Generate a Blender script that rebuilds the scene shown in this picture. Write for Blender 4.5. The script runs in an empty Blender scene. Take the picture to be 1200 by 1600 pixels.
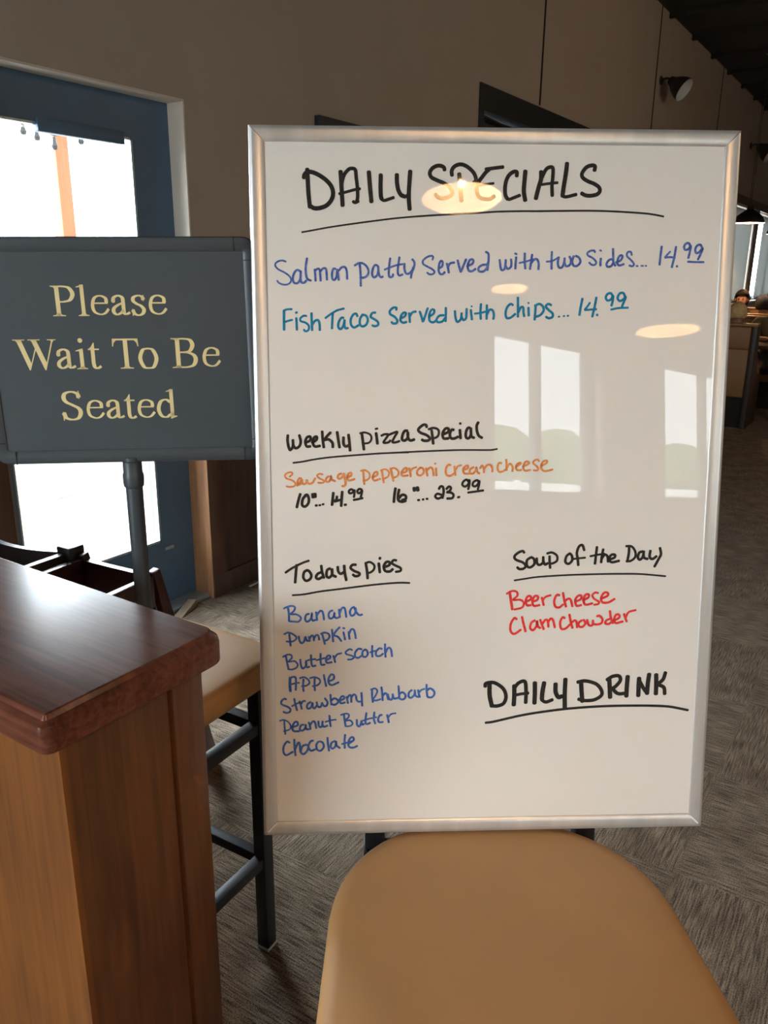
import bpy, bmesh, math, random
from mathutils import Vector, Matrix
random.seed(7)
SC = bpy.context.scene
COL = SC.collection
R = math.radians

# ------------------------------------------------------------------ camera
# room axes: X runs along the long wall, Y points at it, Z up; the camera stands at the origin
AZ, PITCH, ROLL, EYE = R(32.988), R(16.927), R(0.6146), 1.47
def v2r(x, y, z):
    return Vector((x*math.sin(AZ)+y*math.cos(AZ), -x*math.cos(AZ)+y*math.sin(AZ), z))
cr, sr, cp, sp = math.cos(ROLL), math.sin(ROLL), math.cos(PITCH), math.sin(PITCH)
right = v2r(cr, sr*sp, sr*cp); up = v2r(-sr, cr*sp, cr*cp); fwd = v2r(0, cp, -sp)
cam = bpy.data.cameras.new('camera'); cam_ob = bpy.data.objects.new('camera', cam); COL.objects.link(cam_ob)
cam.sensor_fit = 'VERTICAL'; cam.sensor_height = 36.0; cam.lens = 36.0*1252/1600
cam.clip_start = 0.02; cam.clip_end = 200
cam_ob.matrix_world = Matrix(((right.x, up.x, -fwd.x, 0), (right.y, up.y, -fwd.y, 0), (right.z, up.z, -fwd.z, EYE), (0, 0, 0, 1)))
SC.camera = cam_ob

# ------------------------------------------------------------------ light and exposure
vs = SC.view_settings
SC.display_settings.display_device = 'sRGB'
vs.view_transform = 'Standard'; vs.look = 'None'; vs.gamma = 1.0; vs.use_curve_mapping = False
vs.exposure = 0.0
SKY = 9.0
world = bpy.data.worlds.new('overcast_sky'); SC.world = world; world.use_nodes = True
nt = world.node_tree; nt.nodes.clear()
wo = nt.nodes.new('ShaderNodeOutputWorld'); bg = nt.nodes.new('ShaderNodeBackground')
tc = nt.nodes.new('ShaderNodeTexCoord'); sx = nt.nodes.new('ShaderNodeSeparateXYZ'); rmp = nt.nodes.new('ShaderNodeValToRGB')
noi = nt.nodes.new('ShaderNodeTexNoise'); noi.inputs['Scale'].default_value = 3.0; noi.inputs['Detail'].default_value = 3
mx = nt.nodes.new('ShaderNodeMixRGB'); mx.blend_type = 'MULTIPLY'; mx.inputs['Fac'].default_value = 0.12
rmp.color_ramp.elements[0].position = 0.0; rmp.color_ramp.elements[0].color = (0.86, 0.95, 1.0, 1)
rmp.color_ramp.elements[1].position = 0.6; rmp.color_ramp.elements[1].color = (0.78, 0.91, 1.0, 1)
nt.links.new(tc.outputs['Generated'], sx.inputs[0]); nt.links.new(sx.outputs['Z'], rmp.inputs['Fac'])
nt.links.new(tc.outputs['Generated'], noi.inputs['Vector'])
nt.links.new(rmp.outputs['Color'], mx.inputs['Color1']); nt.links.new(noi.outputs['Fac'], mx.inputs['Color2'])
# thinner cloud on the +Y side, where the sun stands behind it
thin = nt.nodes.new('ShaderNodeMapRange'); thin.inputs['From Min'].default_value = -0.1; thin.inputs['From Max'].default_value = 0.8
thin.inputs['To Min'].default_value = SKY; thin.inputs['To Max'].default_value = SKY*4.5
nt.links.new(sx.outputs['Y'], thin.inputs['Value']); nt.links.new(thin.outputs[0], bg.inputs['Strength'])
nt.links.new(mx.outputs['Color'], bg.inputs['Color'])
nt.links.new(bg.outputs[0], wo.inputs[0])
SC.cycles.max_bounces = 8; SC.cycles.diffuse_bounces = 5; SC.cycles.glossy_bounces = 4
SC.cycles.transmission_bounces = 6; SC.cycles.transparent_max_bounces = 12
SC.cycles.sample_clamp_indirect = 40.0
SC.cycles.caustics_reflective = False; SC.cycles.caustics_refractive = False
SC.cycles.use_denoising = True
def portal(name, loc, sx_, sy_, direction):
    l = bpy.data.lights.new(name, 'AREA'); l.shape = 'RECTANGLE'; l.size = sx_; l.size_y = sy_
    o = bpy.data.objects.new(name, l); COL.objects.link(o)
    o.location = loc; o.rotation_euler = Vector(direction).to_track_quat('-Z', 'Z').to_euler()
    l.cycles.is_portal = True
    return o

# ------------------------------------------------------------------ materials
MATS = {}
def mat(name, color, rough=0.5, metal=0.0, coat=0.0, noise=0.0, nscale=20, stretch=(1, 1, 1), bump=0.0, color2=None, emit=None, estr=0.0, ior=1.45, coatrough=0.08, spec=0.5, sheen=0.0, detail=4):
    if name in MATS: return MATS[name]
    m = bpy.data.materials.new(name); m.use_nodes = True; n = m.node_tree; p = n.nodes['Principled BSDF']
    c = (*color, 1)
    p.inputs['Base Color'].default_value = c; p.inputs['Roughness'].default_value = rough
    p.inputs['Metallic'].default_value = metal; p.inputs['Coat Weight'].default_value = coat
    p.inputs['Coat Roughness'].default_value = coatrough; p.inputs['IOR'].default_value = ior
    p.inputs['Specular IOR Level'].default_value = spec
    if sheen: p.inputs['Sheen Weight'].default_value = sheen
    if emit:
        p.inputs['Emission Color'].default_value = (*emit, 1); p.inputs['Emission Strength'].default_value = estr
    if noise > 0 or color2 or bump > 0:
        t = n.nodes.new('ShaderNodeTexCoord'); mp = n.nodes.new('ShaderNodeMapping'); mp.inputs['Scale'].default_value = stretch
        nz = n.nodes.new('ShaderNodeTexNoise'); nz.inputs['Scale'].default_value = nscale; nz.inputs['Detail'].default_value = detail
        n.links.new(t.outputs['Object'], mp.inputs[0]); n.links.new(mp.outputs[0], nz.inputs['Vector'])
        r = n.nodes.new('ShaderNodeValToRGB')
        k = color2 if color2 else tuple(x*(1-noise) for x in color)
        r.color_ramp.elements[0].position = 0.32; r.color_ramp.elements[0].color = (*k, 1)
        r.color_ramp.elements[1].position = 0.68; r.color_ramp.elements[1].color = c
        n.links.new(nz.outputs['Fac'], r.inputs['Fac']); n.links.new(r.outputs['Color'], p.inputs['Base Color'])
        if bump > 0:
            b = n.nodes.new('ShaderNodeBump'); b.inputs['Strength'].default_value = bump; b.inputs['Distance'].default_value = 0.002
            n.links.new(nz.outputs['Fac'], b.inputs['Height']); n.links.new(b.outputs[0], p.inputs['Normal'])
    MATS[name] = m
    return m
def wood(name, dark, light, rough=0.3, coat=0.3, axis='Z', scale=7.0, fine=1.0, blotch=0.5):
    """stained timber: long grain fibres, a few cathedral waves and soft blotches"""
    if name in MATS: return MATS[name]
    m = bpy.data.materials.new(name); m.use_nodes = True; n = m.node_tree; p = n.nodes['Principled BSDF']; L = n.links
    t = n.nodes.new('ShaderNodeTexCoord'); mp = n.nodes.new('ShaderNodeMapping')
    s = {'X': (0.35, 8, 8), 'Y': (8, 0.35, 8), 'Z': (8, 8, 0.35)}[axis]
    mp.inputs['Scale'].default_value = s; L.new(t.outputs['Object'], mp.inputs[0])
    a = n.nodes.new('ShaderNodeTexNoise'); a.inputs['Scale'].default_value = scale; a.inputs['Detail'].default_value = 6; a.inputs['Distortion'].default_value = 0.6
    L.new(mp.outputs[0], a.inputs['Vector'])
    b = n.nodes.new('ShaderNodeTexNoise'); b.inputs['Scale'].default_value = 4.0; b.inputs['Detail'].default_value = 3; b.inputs['Distortion'].default_value = 1.5
    mp2 = n.nodes.new('ShaderNodeMapping'); mp2.inputs['Scale'].default_value = {'X': (0.6, 2, 2), 'Y': (2, 0.6, 2), 'Z': (2, 2, 0.6)}[axis]
    L.new(t.outputs['Object'], mp2.inputs[0]); L.new(mp2.outputs[0], b.inputs['Vector'])
    mxn = n.nodes.new('ShaderNodeMath'); mxn.operation = 'MULTIPLY_ADD'; mxn.inputs[1].default_value = blotch
    mm = n.nodes.new('ShaderNodeMath'); mm.operation = 'MULTIPLY'; mm.inputs[1].default_value = 1-blotch
    L.new(a.outputs['Fac'], mm.inputs[0]); L.new(b.outputs['Fac'], mxn.inputs[0]); L.new(mm.outputs[0], mxn.inputs[2])
    r = n.nodes.new('ShaderNodeValToRGB')
    r.color_ramp.elements[0].position = 0.36; r.color_ramp.elements[0].color = (*dark, 1)
    r.color_ramp.elements[1].position = 0.64; r.color_ramp.elements[1].color = (*light, 1)
    L.new(mxn.outputs[0], r.inputs['Fac']); L.new(r.outputs['Color'], p.inputs['Base Color'])
    p.inputs['Roughness'].default_value = rough; p.inputs['Coat Weight'].default_value = coat; p.inputs['Coat Roughness'].default_value = 0.2
    bu = n.nodes.new('ShaderNodeBump'); bu.inputs['Strength'].default_value = 0.08*fine; bu.inputs['Distance'].default_value = 0.002
    L.new(a.outputs['Fac'], bu.inputs['Height']); L.new(bu.outputs[0], p.inputs['Normal'])
    MATS[name] = m
    return m
def glass(name, tint=(1, 1, 1), refl=1.0):
    if name in MATS: return MATS[name]
    m = bpy.data.materials.new(name); m.use_nodes = True; n = m.node_tree; n.nodes.clear()
    o = n.nodes.new('ShaderNodeOutputMaterial'); t = n.nodes.new('ShaderNodeBsdfTransparent'); g = n.nodes.new('ShaderNodeBsdfGlossy')
    t.inputs['Color'].default_value = (*tint, 1); g.inputs['Roughness'].default_value = 0.02
    lw = n.nodes.new('ShaderNodeLayerWeight'); pw_ = n.nodes.new('ShaderNodeMath'); pw_.operation = 'POWER'; pw_.inputs[1].default_value = 5
    f = n.nodes.new('ShaderNodeMath'); f.operation = 'MULTIPLY_ADD'; f.inputs[1].default_value = .9; f.inputs[2].default_value = .035; mixs = n.nodes.new('ShaderNodeMixShader')
    n.links.new(lw.outputs['Facing'], pw_.inputs[0]); n.links.new(pw_.outputs[0], f.inputs[0])
    n.links.new(f.outputs[0], mixs.inputs[0]); n.links.new(t.outputs[0], mixs.inputs[1]); n.links.new(g.outputs[0], mixs.inputs[2]); n.links.new(mixs.outputs[0], o.inputs[0])
    MATS[name] = m
    return m

# ------------------------------------------------------------------ geometry helpers
class MB:
    """collects shapes; build() links them as ONE mesh object"""
    def __init__(s): s.bm = bmesh.new()
    def box(s, x0, x1, y0, y1, z0, z1, bev=0.0, seg=2, m=None):
        r = bmesh.ops.create_cube(s.bm, size=1.0); v = r['verts']
        for q in v:
            q.co = Vector((x0+(q.co.x+.5)*(x1-x0), y0+(q.co.y+.5)*(y1-y0), z0+(q.co.z+.5)*(z1-z0)))
        if bev > 0:
            es = list({e for q in v for e in q.link_edges})
            rb = bmesh.ops.bevel(s.bm, geom=es, offset=bev, segments=seg, affect='EDGES', profile=0.5)
            v = list({q for f in rb['faces'] for q in f.verts} | {q for q in v if q.is_valid})
        if m is not None:
            for q in v: q.co = m @ q.co
        return s
    def bar(s, a, b, w, h, bev=0.0, upv=(0, 0, 1), w2=None, h2=None):
        """square bar from a to b, w across and h along upv; w2/h2 at the b end"""
        a, b = Vector(a), Vector(b); d = (b-a).normalized(); u = Vector(upv)
        u = (u-d*u.dot(d)).normalized(); r = d.cross(u)
        w2 = w if w2 is None else w2; h2 = h if h2 is None else h2
        vs_ = []
        for c, ww, hh in ((a, w, h), (b, w2, h2)):
            for i, j in ((-1, -1), (1, -1), (1, 1), (-1, 1)): vs_.append(s.bm.verts.new(c+r*(i*ww/2)+u*(j*hh/2)))
        fs = [s.bm.faces.new([vs_[i] for i in q]) for q in ((3, 2, 1, 0), (4, 5, 6, 7), (0, 1, 5, 4), (1, 2, 6, 5), (2, 3, 7, 6), (3, 0, 4, 7))]
        if bev > 0:
            es = list({e for f in fs for e in f.edges})
            bmesh.ops.bevel(s.bm, geom=es, offset=bev, segments=2, affect='EDGES', profile=0.5)
        return s
    def prism(s, pts, y0, y1, plane='XZ', bev=0.0, seg=2):
        """polygon extruded between y0 and y1 along the third axis"""
        def P(a, b, c): return {'XZ': (a, c, b), 'XY': (a, b, c), 'YZ': (c, a, b)}[plane]
        A = [s.bm.verts.new(P(a, b, y0)) for a, b in pts]; B = [s.bm.verts.new(P(a, b, y1)) for a, b in pts]
        n = len(pts); fa = s.bm.faces.new(A); fb = s.bm.faces.new(B[::-1])
        for i in range(n): s.bm.faces.new((A[i], B[i], B[(i+1) % n], A[(i+1) % n]))
        if bev > 0:
            es = list(set(fa.edges) | set(fb.edges))
            bmesh.ops.bevel(s.bm, geom=es, offset=bev, segments=seg, affect='EDGES', profile=0.5)
        return s
    def tube(s, pts, rad, n=12, cap=True):
        pts = [Vector(p) for p in pts]; rings = []
        rads = rad if isinstance(rad, (list, tuple)) else [rad]*len(pts)
        ref = None
        for i, p in enumerate(pts):
            d = (pts[min(i+1, len(pts)-1)]-pts[max(i-1, 0)]).normalized()
            if ref is None: ref = Vector((0, 0, 1)) if abs(d.z) < .9 else Vector((1, 0, 0))
            u = (ref-d*ref.dot(d)).normalized(); ref = u; w = d.cross(u)
            rings.append([s.bm.verts.new(p+(u*math.cos(2*math.pi*k/n)+w*math.sin(2*math.pi*k/n))*rads[i]) for k in range(n)])
        for a, b in zip(rings, rings[1:]):
            for k in range(n): s.bm.faces.new((a[k], a[(k+1) % n], b[(k+1) % n], b[k]))
        if cap: s.bm.faces.new(rings[0][::-1]); s.bm.faces.new(rings[-1])
        return s
    def lathe(s, prof, n=32, m=None):
        """(radius, z) profile turned round Z"""
        rings = []
        for r_, z in prof:
            r_ = max(r_, 1e-5)
            rings.append([s.bm.verts.new((r_*math.cos(2*math.pi*k/n), r_*math.sin(2*math.pi*k/n), z)) for k in range(n)])
        if m is not None:
            for g in rings:
                for q in g: q.co = m @ q.co
        for a, b in zip(rings, rings[1:]):
            for k in range(n): s.bm.faces.new((a[k], a[(k+1) % n], b[(k+1) % n], b[k]))
        return s
    def sphere(s, c, r, u=16, v=10, sc=(1, 1, 1)):
        res = bmesh.ops.create_uvsphere(s.bm, u_segments=u, v_segments=v, radius=1)
        for q in res['verts']: q.co = Vector((c[0]+q.co.x*r*sc[0], c[1]+q.co.y*r*sc[1], c[2]+q.co.z*r*sc[2]))
        return s
    def build(s, name, material, parent=None, smooth=35, recalc=True):
        if recalc: bmesh.ops.recalc_face_normals(s.bm, faces=s.bm.faces)
        me = bpy.data.meshes.new(name); s.bm.to_mesh(me); s.bm.free()
        if material: me.materials.append(material)
        if smooth:
            for f in me.polygons: f.use_smooth = True
            try: me.set_sharp_from_angle(angle=R(smooth))
            except Exception: pass
        o = bpy.data.objects.new(name, me); COL.objects.link(o)
        if parent: o.parent = parent
        return o
def thing(name, label, cat, loc=(0, 0, 0), rotz=0.0, group=None, mw=None):
    o = bpy.data.objects.new(name, None); COL.objects.link(o); o.empty_display_size = 0.1
    if mw is not None: o.matrix_world = mw
    else: o.location = loc; o.rotation_euler = (0, 0, rotz)
    o['label'] = label; o['category'] = cat
    if group: o['group'] = group
    return o
def tag(o, label, cat, group=None, kind=None):
    o['label'] = label; o['category'] = cat
    if group: o['group'] = group
    if kind: o['kind'] = kind
    return o
def struct(o, label=None):
    o['kind'] = 'structure'
    if label: o['label'] = label
    return o
def dup(root, label, loc=None, rotz=None):
    r = root.copy(); COL.objects.link(r); r['label'] = label
    if loc is not None: r.location = loc
    if rotz is not None: r.rotation_euler = (0, 0, rotz)
    for ch in list(root.children):
        c = ch.copy(); COL.objects.link(c); c.parent = r
        for g in list(ch.children):
            d = g.copy(); COL.objects.link(d); d.parent = c
    return r
def catmull(p, step):
    if len(p) < 3: 
        p = list(p)
    q = [2*p[0]-p[1]]+list(p)+[2*p[-1]-p[-2]]; out = []
    for i in range(1, len(q)-2):
        a, b, c, d = q[i-1], q[i], q[i+1], q[i+2]
        n = max(2, int((c-b).length/step)+1)
        for k in range(n):
            t = k/n
            out.append(0.5*((2*b)+(c-a)*t+(2*a-5*b+4*c-d)*t*t+(3*b-a-3*c+d)*t**3))
    out.append(p[-1])
    return out

# ------------------------------------------------------------------ setting
X0, X1, Y0, Y1, ZC = -2.6, 21.0, -7.0, 2.55, 3.88
M_wall = mat('taupe_paint', (0.46, 0.385, 0.315), rough=0.75, noise=0.06, nscale=3, bump=0.02)
M_reveal = mat('cream_paint', (0.70, 0.62, 0.53), rough=0.7)
M_ceil = mat('black_ceiling', (0.012, 0.012, 0.012), rough=0.8)
M_dark = mat('dark_joint', (0.02, 0.016, 0.012), rough=0.9)
M_lit_jamb = wood('lit_jamb_wood', (0.26, 0.12, 0.055), (0.45, 0.22, 0.10), rough=0.45, coat=0.1)  # lighter than the stile front: door light put into the reveal wood's colour
M_wains = wood('wainscot_wood', (0.055, 0.030, 0.022), (0.092, 0.052, 0.038), rough=0.5, coat=0.05)
M_stile = wood('stile_wood', (0.085, 0.042, 0.026), (0.135, 0.068, 0.042), rough=0.45, coat=0.05)
M_slate = mat('slate_blue_paint', (0.085, 0.155, 0.250), rough=0.42, noise=0.12, nscale=6)
M_glass = glass('clear_glass')
M_alu = mat('pale_aluminium', (0.42, 0.50, 0.53), rough=0.35, metal=0.6)
M_storefront = mat('black_storefront_metal', (0.018, 0.022, 0.025), rough=0.5)

def carpet():
    m = bpy.data.materials.new('carpet_tiles'); m.use_nodes = True; n = m.node_tree; p = n.nodes['Principled BSDF']; L = n.links
    t = n.nodes.new('ShaderNodeTexCoord')
    def N(sc, det, mp):
        k = n.nodes.new('ShaderNodeMapping'); k.inputs['Scale'].default_value = mp; L.new(t.outputs['Object'], k.inputs[0])
        z = n.nodes.new('ShaderNodeTexNoise'); z.inputs['Scale'].default_value = sc; z.inputs['Detail'].default_value = det; L.new(k.outputs[0], z.inputs['Vector']); return z
    a = N(1, 3, (14, 250, 1)); b = N(1, 3, (250, 14, 1)); gr = N(1, 2, (330, 330, 1))
    ck = n.nodes.new('ShaderNodeTexChecker'); ck.inputs['Scale'].default_value = 2.0; ck.inputs['Color1'].default_value = (0, 0, 0, 1); ck.inputs['Color2'].default_value = (1, 1, 1, 1)
    km = n.nodes.new('ShaderNodeMapping'); km.inputs['Location'].default_value = (0.17, 0.21, 0.5); L.new(t.outputs['Object'], km.inputs[0]); L.new(km.outputs[0], ck.inputs['Vector'])
    mx_ = n.nodes.new('ShaderNodeMixRGB'); L.new(ck.outputs['Color'], mx_.inputs[0]); L.new(a.outputs['Fac'], mx_.inputs[1]); L.new(b.outputs['Fac'], mx_.inputs[2])
    r = n.nodes.new('ShaderNodeValToRGB'); r.color_ramp.elements[0].position = 0.40; r.color_ramp.elements[0].color = (0.030, 0.021, 0.015, 1)
    r.color_ramp.elements[1].position = 0.60; r.color_ramp.elements[1].color = (0.31, 0.235, 0.165, 1)
    mg = n.nodes.new('ShaderNodeMixRGB'); mg.inputs[0].default_value = 0.48; L.new(mx_.outputs[0], mg.inputs[1]); L.new(gr.outputs['Fac'], mg.inputs[2])
    L.new(mg.outputs[0], r.inputs['Fac'])
    c = N(1, 4, (9, 9, 1)); rc = n.nodes.new('ShaderNodeValToRGB'); rc.color_ramp.elements[0].position = 0.35; rc.color_ramp.elements[0].color = (0.62, 0.58, 0.55, 1); rc.color_ramp.elements[1].position = 0.65
    L.new(c.outputs['Fac'], rc.inputs['Fac'])
    mm = n.nodes.new('ShaderNodeMixRGB'); mm.blend_type = 'MULTIPLY'; mm.inputs[0].default_value = 1.0; L.new(r.outputs['Color'], mm.inputs[1]); L.new(rc.outputs['Color'], mm.inputs[2])
    L.new(mm.outputs[0], p.inputs['Base Color']); p.inputs['Roughness'].default_value = 0.95; p.inputs['Specular IOR Level'].default_value = 0.15
    p.inputs['Sheen Weight'].default_value = 0.12; p.inputs['Sheen Tint'].default_value = (1, .85, .7, 1); p.inputs['Sheen Roughness'].default_value = 0.6
    bu = n.nodes.new('ShaderNodeBump'); bu.inputs['Strength'].default_value = 0.6; bu.inputs['Distance'].default_value = 0.004; L.new(mx_.outputs[0], bu.inputs['Height']); L.new(bu.outputs[0], p.inputs['Normal'])
    return m
struct(MB().box(X0-.25, X1+.25, Y0-.25, Y1+.25, -0.12, 0).build('floor', carpet(), smooth=0))

def wall_run(name, axis, face, thick, a0, a1, z1, openings, m):
    """a wall along an axis with rectangular openings (a0,a1,z0,z1), built as one mesh"""
    mb = MB(); f0, f1 = sorted((face, face+thick))
    def bx(p, q, zlo, zhi):
        if q-p < 1e-4 or zhi-zlo < 1e-4: return
        if axis == 'X': mb.box(p, q, f0, f1, zlo, zhi)
        else: mb.box(f0, f1, p, q, zlo, zhi)
    cur = a0
    for (p, q, zlo, zhi) in sorted(openings):
        bx(cur, p, 0, z1); bx(p, q, 0, zlo); bx(p, q, zhi, z1); cur = q
    bx(cur, a1, 0, z1)
    return struct(mb.build(name, m, smooth=0))
D1 = (1.520, 2.459, 0.0, 2.089); D2 = (4.97, 7.05, 0.0, 2.585)
WA, WB = (12.3, 14.98, 1.0, 2.42), (15.30, 17.9, 1.0, 2.42)
wl = wall_run('wall_left', 'X', Y1, 0.24, X0-.24, X1+.24, ZC, [D1, D2, WA, WB], M_wall)
BK = [(0.85, 2.25, 0.10, 2.57), (-4.41, -3.13, 1.36, 2.70), (-6.90, -5.33, 1.36, 2.70)]
wall_run('wall_back', 'Y', X0, -0.24, Y0-.24, Y1, ZC, BK, M_wall)
RT = [(-1.6, 0.0, 1.1, 2.57)]
wall_run('wall_right', 'X', Y0, -0.24, X0, X1+.24, ZC, RT, M_wall)
struct(MB().box(X1, X1+.24, Y0, Y1, 0, ZC).build('wall_far', M_wall, smooth=0))
cb = MB().box(X0-.24, X1+.24, Y0-.24, Y1+.24, ZC, ZC+.15)
k = X0+.5
while k < X1:
    cb.box(k, k+.05, Y0, Y1, ZC-.045, ZC); k += 0.92
struct(cb.build('ceiling', M_ceil, smooth=0))
for i, gx in enumerate((5.92, 8.69, 11.51, 14.32, 17.1)):       # joints between the tall wall panels
    z0 = 2.60 if gx < 7.05 else 1.02
    if WA[0] < gx < WA[1] or WB[0] < gx < WB[1]: z0 = 2.48
    struct(MB().box(gx-.011, gx+.011, Y1-.004, Y1+.01, z0, ZC).build('trim_%d' % (i+4), M_dark, smooth=0))

# door reveal linings: paint above the dado, stained wood below
rv = MB(); y_ = Y1-.001
rv.box(D1[1]-.006, D1[1]+.002, Y1-.002, Y1+.10, 1.0, D1[3]); rv.box(D1[0], D1[1], Y1-.002, Y1+.10, D1[3]-.006, D1[3]+.002)
rv.box(D1[0]-.002, D1[0]+.006, Y1-.002, Y1+.10, 1.0, D1[3])
struct(rv.build('trim_1', M_reveal, smooth=0))
def wainscot(name, x0, x1, left_stile, right_stile):
    mb = MB(); mb.box(x0, x1, Y1-.018, Y1, 0, 0.985)
    mb.box(x0, x1, Y1-.032, Y1-.018, 0.0, 0.105, bev=.003)
    mb.box(x0, x1, Y1-.045, Y1, 0.985, 1.015, bev=.004)
    o = struct(mb.build(name, M_wains))
    s = MB()
    if left_stile: s.box(x0-.008, x0+.085, Y1-.030, Y1+.09, 0, 0.985, bev=.003)
    if right_stile: s.box(x1-.085, x1+.008, Y1-.030, Y1+.09, 0, 0.985, bev=.003)
    s.build('stile', M_stile, o)
    r_ = MB()
    if left_stile: r_.box(x0-.010, x0-.002, Y1-.029, Y1+.09, 0, 0.985)
    if right_stile: r_.box(x1+.002, x1+.010, Y1-.029, Y1+.09, 0, 0.985)
    r_.build('reveal_board', M_lit_jamb, o)
wainscot('trim_2', D1[1], D2[0]-.06, True, False)
wainscot('trim_3', X0, D1[0], False, True)

# glazed entrance door beside the host area
d1 = bpy.data.objects.new('door_1', None); COL.objects.link(d1); d1.location = (D1[0], Y1+.085, 0); d1['kind'] = 'structure'
W = D1[1]-D1[0]; T = .05
gx0, gx1, gz0, gz1 = 0.095, 0.748, 0.305, 1.935
fr = MB(); fr.box(0.003, W-.003, 0.0, T, gz1, D1[3]-.003); fr.box(.003, W-.003, 0.0, T, 0.02, gz0); fr.box(.003, gx0, 0, T, gz0, gz1); fr.box(gx1, W-.003, 0, T, gz0, gz1)
fr.build('door_leaf', M_slate, d1, smooth=0)
bd_ = MB()
bd_.box(gx1-.010, gx1, .002, .030, gz0, gz1); bd_.box(gx0, gx0+.008, .002, .03, gz0, gz1); bd_.box(gx0, gx1, .002, .03, gz0, gz0+.010); bd_.box(gx0, gx1, .002, .03, gz1-.008, gz1)
bd_.build('glazing_bead', M_alu, d1, smooth=0)
MB().box(gx0, gx1, .022, .028, gz0, gz1).build('glass_pane', M_glass, d1, smooth=0)
MB().box(0.335, 0.700, -.012, .02, 1.905, 1.95, bev=.002).build('door_closer', M_slate, d1)
MB().box(gx1+.012, gx1+.062, -.004, .0, .262, .277, bev=.001).build('name_plate', mat('grey_plate', (.35, .38, .4), rough=.4), d1)
MB().box(-.0, W, -.09, .12, 0, .018, bev=.004).build('threshold', M_alu, d1)

# dark second doorway further along the wall: closed leaves in a deep frame
d2 = bpy.data.objects.new('door_2', None); COL.objects.link(d2); d2.location = (D2[0], Y1, 0); d2['kind'] = 'structure'
W2 = D2[1]-D2[0]; fb = MB()
fb.box(0, .055, -.012, .14, 0, D2[3]); fb.box(W2-.055, W2, -.012, .14, 0, D2[3]); fb.box(.055, W2-.055, -.012, .14, D2[3]-.15, D2[3])
fb.build('door_frame', M_storefront, d2, smooth=0)
M_leaf = mat('charcoal_door', (0.040, 0.045, 0.045), rough=0.55)
for a, b in ((.058, W2/2-.003), (W2/2+.003, W2-.058)):
    lf = MB().box(a, b, .09, .135, .01, D2[3]-.155).build('door_leaf', M_leaf, d2, smooth=0)
    MB().box(a+.12, b-.12, .085, .092, .3, D2[3]-.45).build('door_panel', M_storefront, lf, smooth=0)
c_ = MB().box(0.62, 0.95, .02, .09, D2[3]-.27, D2[3]-.17, bev=.006); c_.bar((.08, .05, D2[3]-.165), (.70, .05, D2[3]-.19), .02, .012)
c_.build('door_closer', M_storefront, d2)

# dining room windows with grey shades
M_shade = mat('grey_roller_shade', (0.30, 0.32, 0.33), rough=0.85)
_n = M_shade.node_tree; _t = _n.nodes.new('ShaderNodeBsdfTranslucent'); _t.inputs['Color'].default_value = (0.125, 0.124, 0.118, 1); _a = _n.nodes.new('ShaderNodeAddShader')
_n.links.new(_n.nodes['Principled BSDF'].outputs[0], _a.inputs[0]); _n.links.new(_t.outputs[0], _a.inputs[1]); _n.links.new(_a.outputs[0], _n.nodes['Material Output'].inputs[0])
M_wtrim = wood('window_trim_wood', (0.10, 0.055, 0.03), (0.17, 0.10, 0.06), rough=0.5, coat=0.05)
def window(name, axis, face, out, a0, a1, z0, z1, mull=(), frame=None, fw=.05, sill=True, shade=None, tr=None):
    """window set in an opening: frame, panes, sill; out is +1/-1 along the wall's outward axis"""
    e = bpy.data.objects.new(name, None); COL.objects.link(e); e['kind'] = 'structure'
    e.location = ((a0, face, z0) if axis == 'X' else (face, a0, z0))
    def B(mb, p, q, d0, d1, zl, zh, bev=0):
        d0, d1 = sorted((out*d0, out*d1))
        if axis == 'X': mb.box(p, q, d0, d1, zl, zh, bev)
        else: mb.box(d0, d1, p, q, zl, zh, bev)
        return mb
    w, h = a1-a0, z1-z0; f = MB()
    for p, q in ((0, fw), (w-fw, w)): B(f, p, q, .10, .17, 0, h)
    B(f, fw, w-fw, .10, .17, 0, fw); B(f, fw, w-fw, .10, .17, h-fw, h)
    for mcol in mull: B(f, mcol-fw/2, mcol+fw/2, .10, .17, fw, h-fw)
    f.build('window_frame', frame or M_storefront, e, smooth=0)
    g = MB(); B(g, fw, w-fw, .132, .138, fw, h-fw); g.build('glass_pane', M_glass, e, smooth=0)
    if sill:
        s = MB(); B(s, -.03, w+.03, -.05, .10, -.03, 0.0, .004); s.build('window_sill', tr or M_reveal, e)
    if shade:
        s = MB(); B(s, shade[0], shade[1], .03, .034, .03, h-.02); B(s, shade[0], shade[1], .025, .05, .02, .04); s.build('roller_shade', M_shade, e, smooth=0)
    return e
window('window_1', 'X', Y1, 1, *WA, mull=(1.3,), shade=(.02, 2.66))
window('window_2', 'X', Y1, 1, *WB, mull=(1.6,), shade=(.72, 2.55))
pb = MB()
for a, b in ((WA[1]+.0, WA[1]+.16), (WA[0]-.12, WA[0]), (WB[1], WB[1]+.12)): pb.box(a, b, Y1-.04, Y1, .9, 2.5)
pb.box(WA[0]-.12, WB[1]+.12, Y1-.05, Y1, 2.43, 2.55)
struct(pb.build('trim_9', M_wtrim, smooth=0))
window('window_3', 'Y', X0, -1, *BK[0], mull=(), sill=False)
window('window_4', 'Y', X0, -1, *BK[1], mull=(.684,), fw=.07)
window('window_5', 'Y', X0, -1, *BK[2], mull=(.74,), fw=.06)
window('window_6', 'X', Y0, -1, *RT[0], mull=(.8,))
for i, (p, q, zl, zh) in enumerate(BK): portal('daylight_opening', (X0-.2, (p+q)/2, (zl+zh)/2), zh-zl, q-p, (1, 0, 0))
for i, (p, q, zl, zh) in enumerate(RT): portal('daylight_opening', ((p+q)/2, Y0-.2, (zl+zh)/2), zh-zl, q-p, (0, 1, 0))
portal('daylight_opening', ((D1[0]+D1[1])/2, Y1+.2, 1.1), 1.7, .75, (0, -1, 0))
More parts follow.
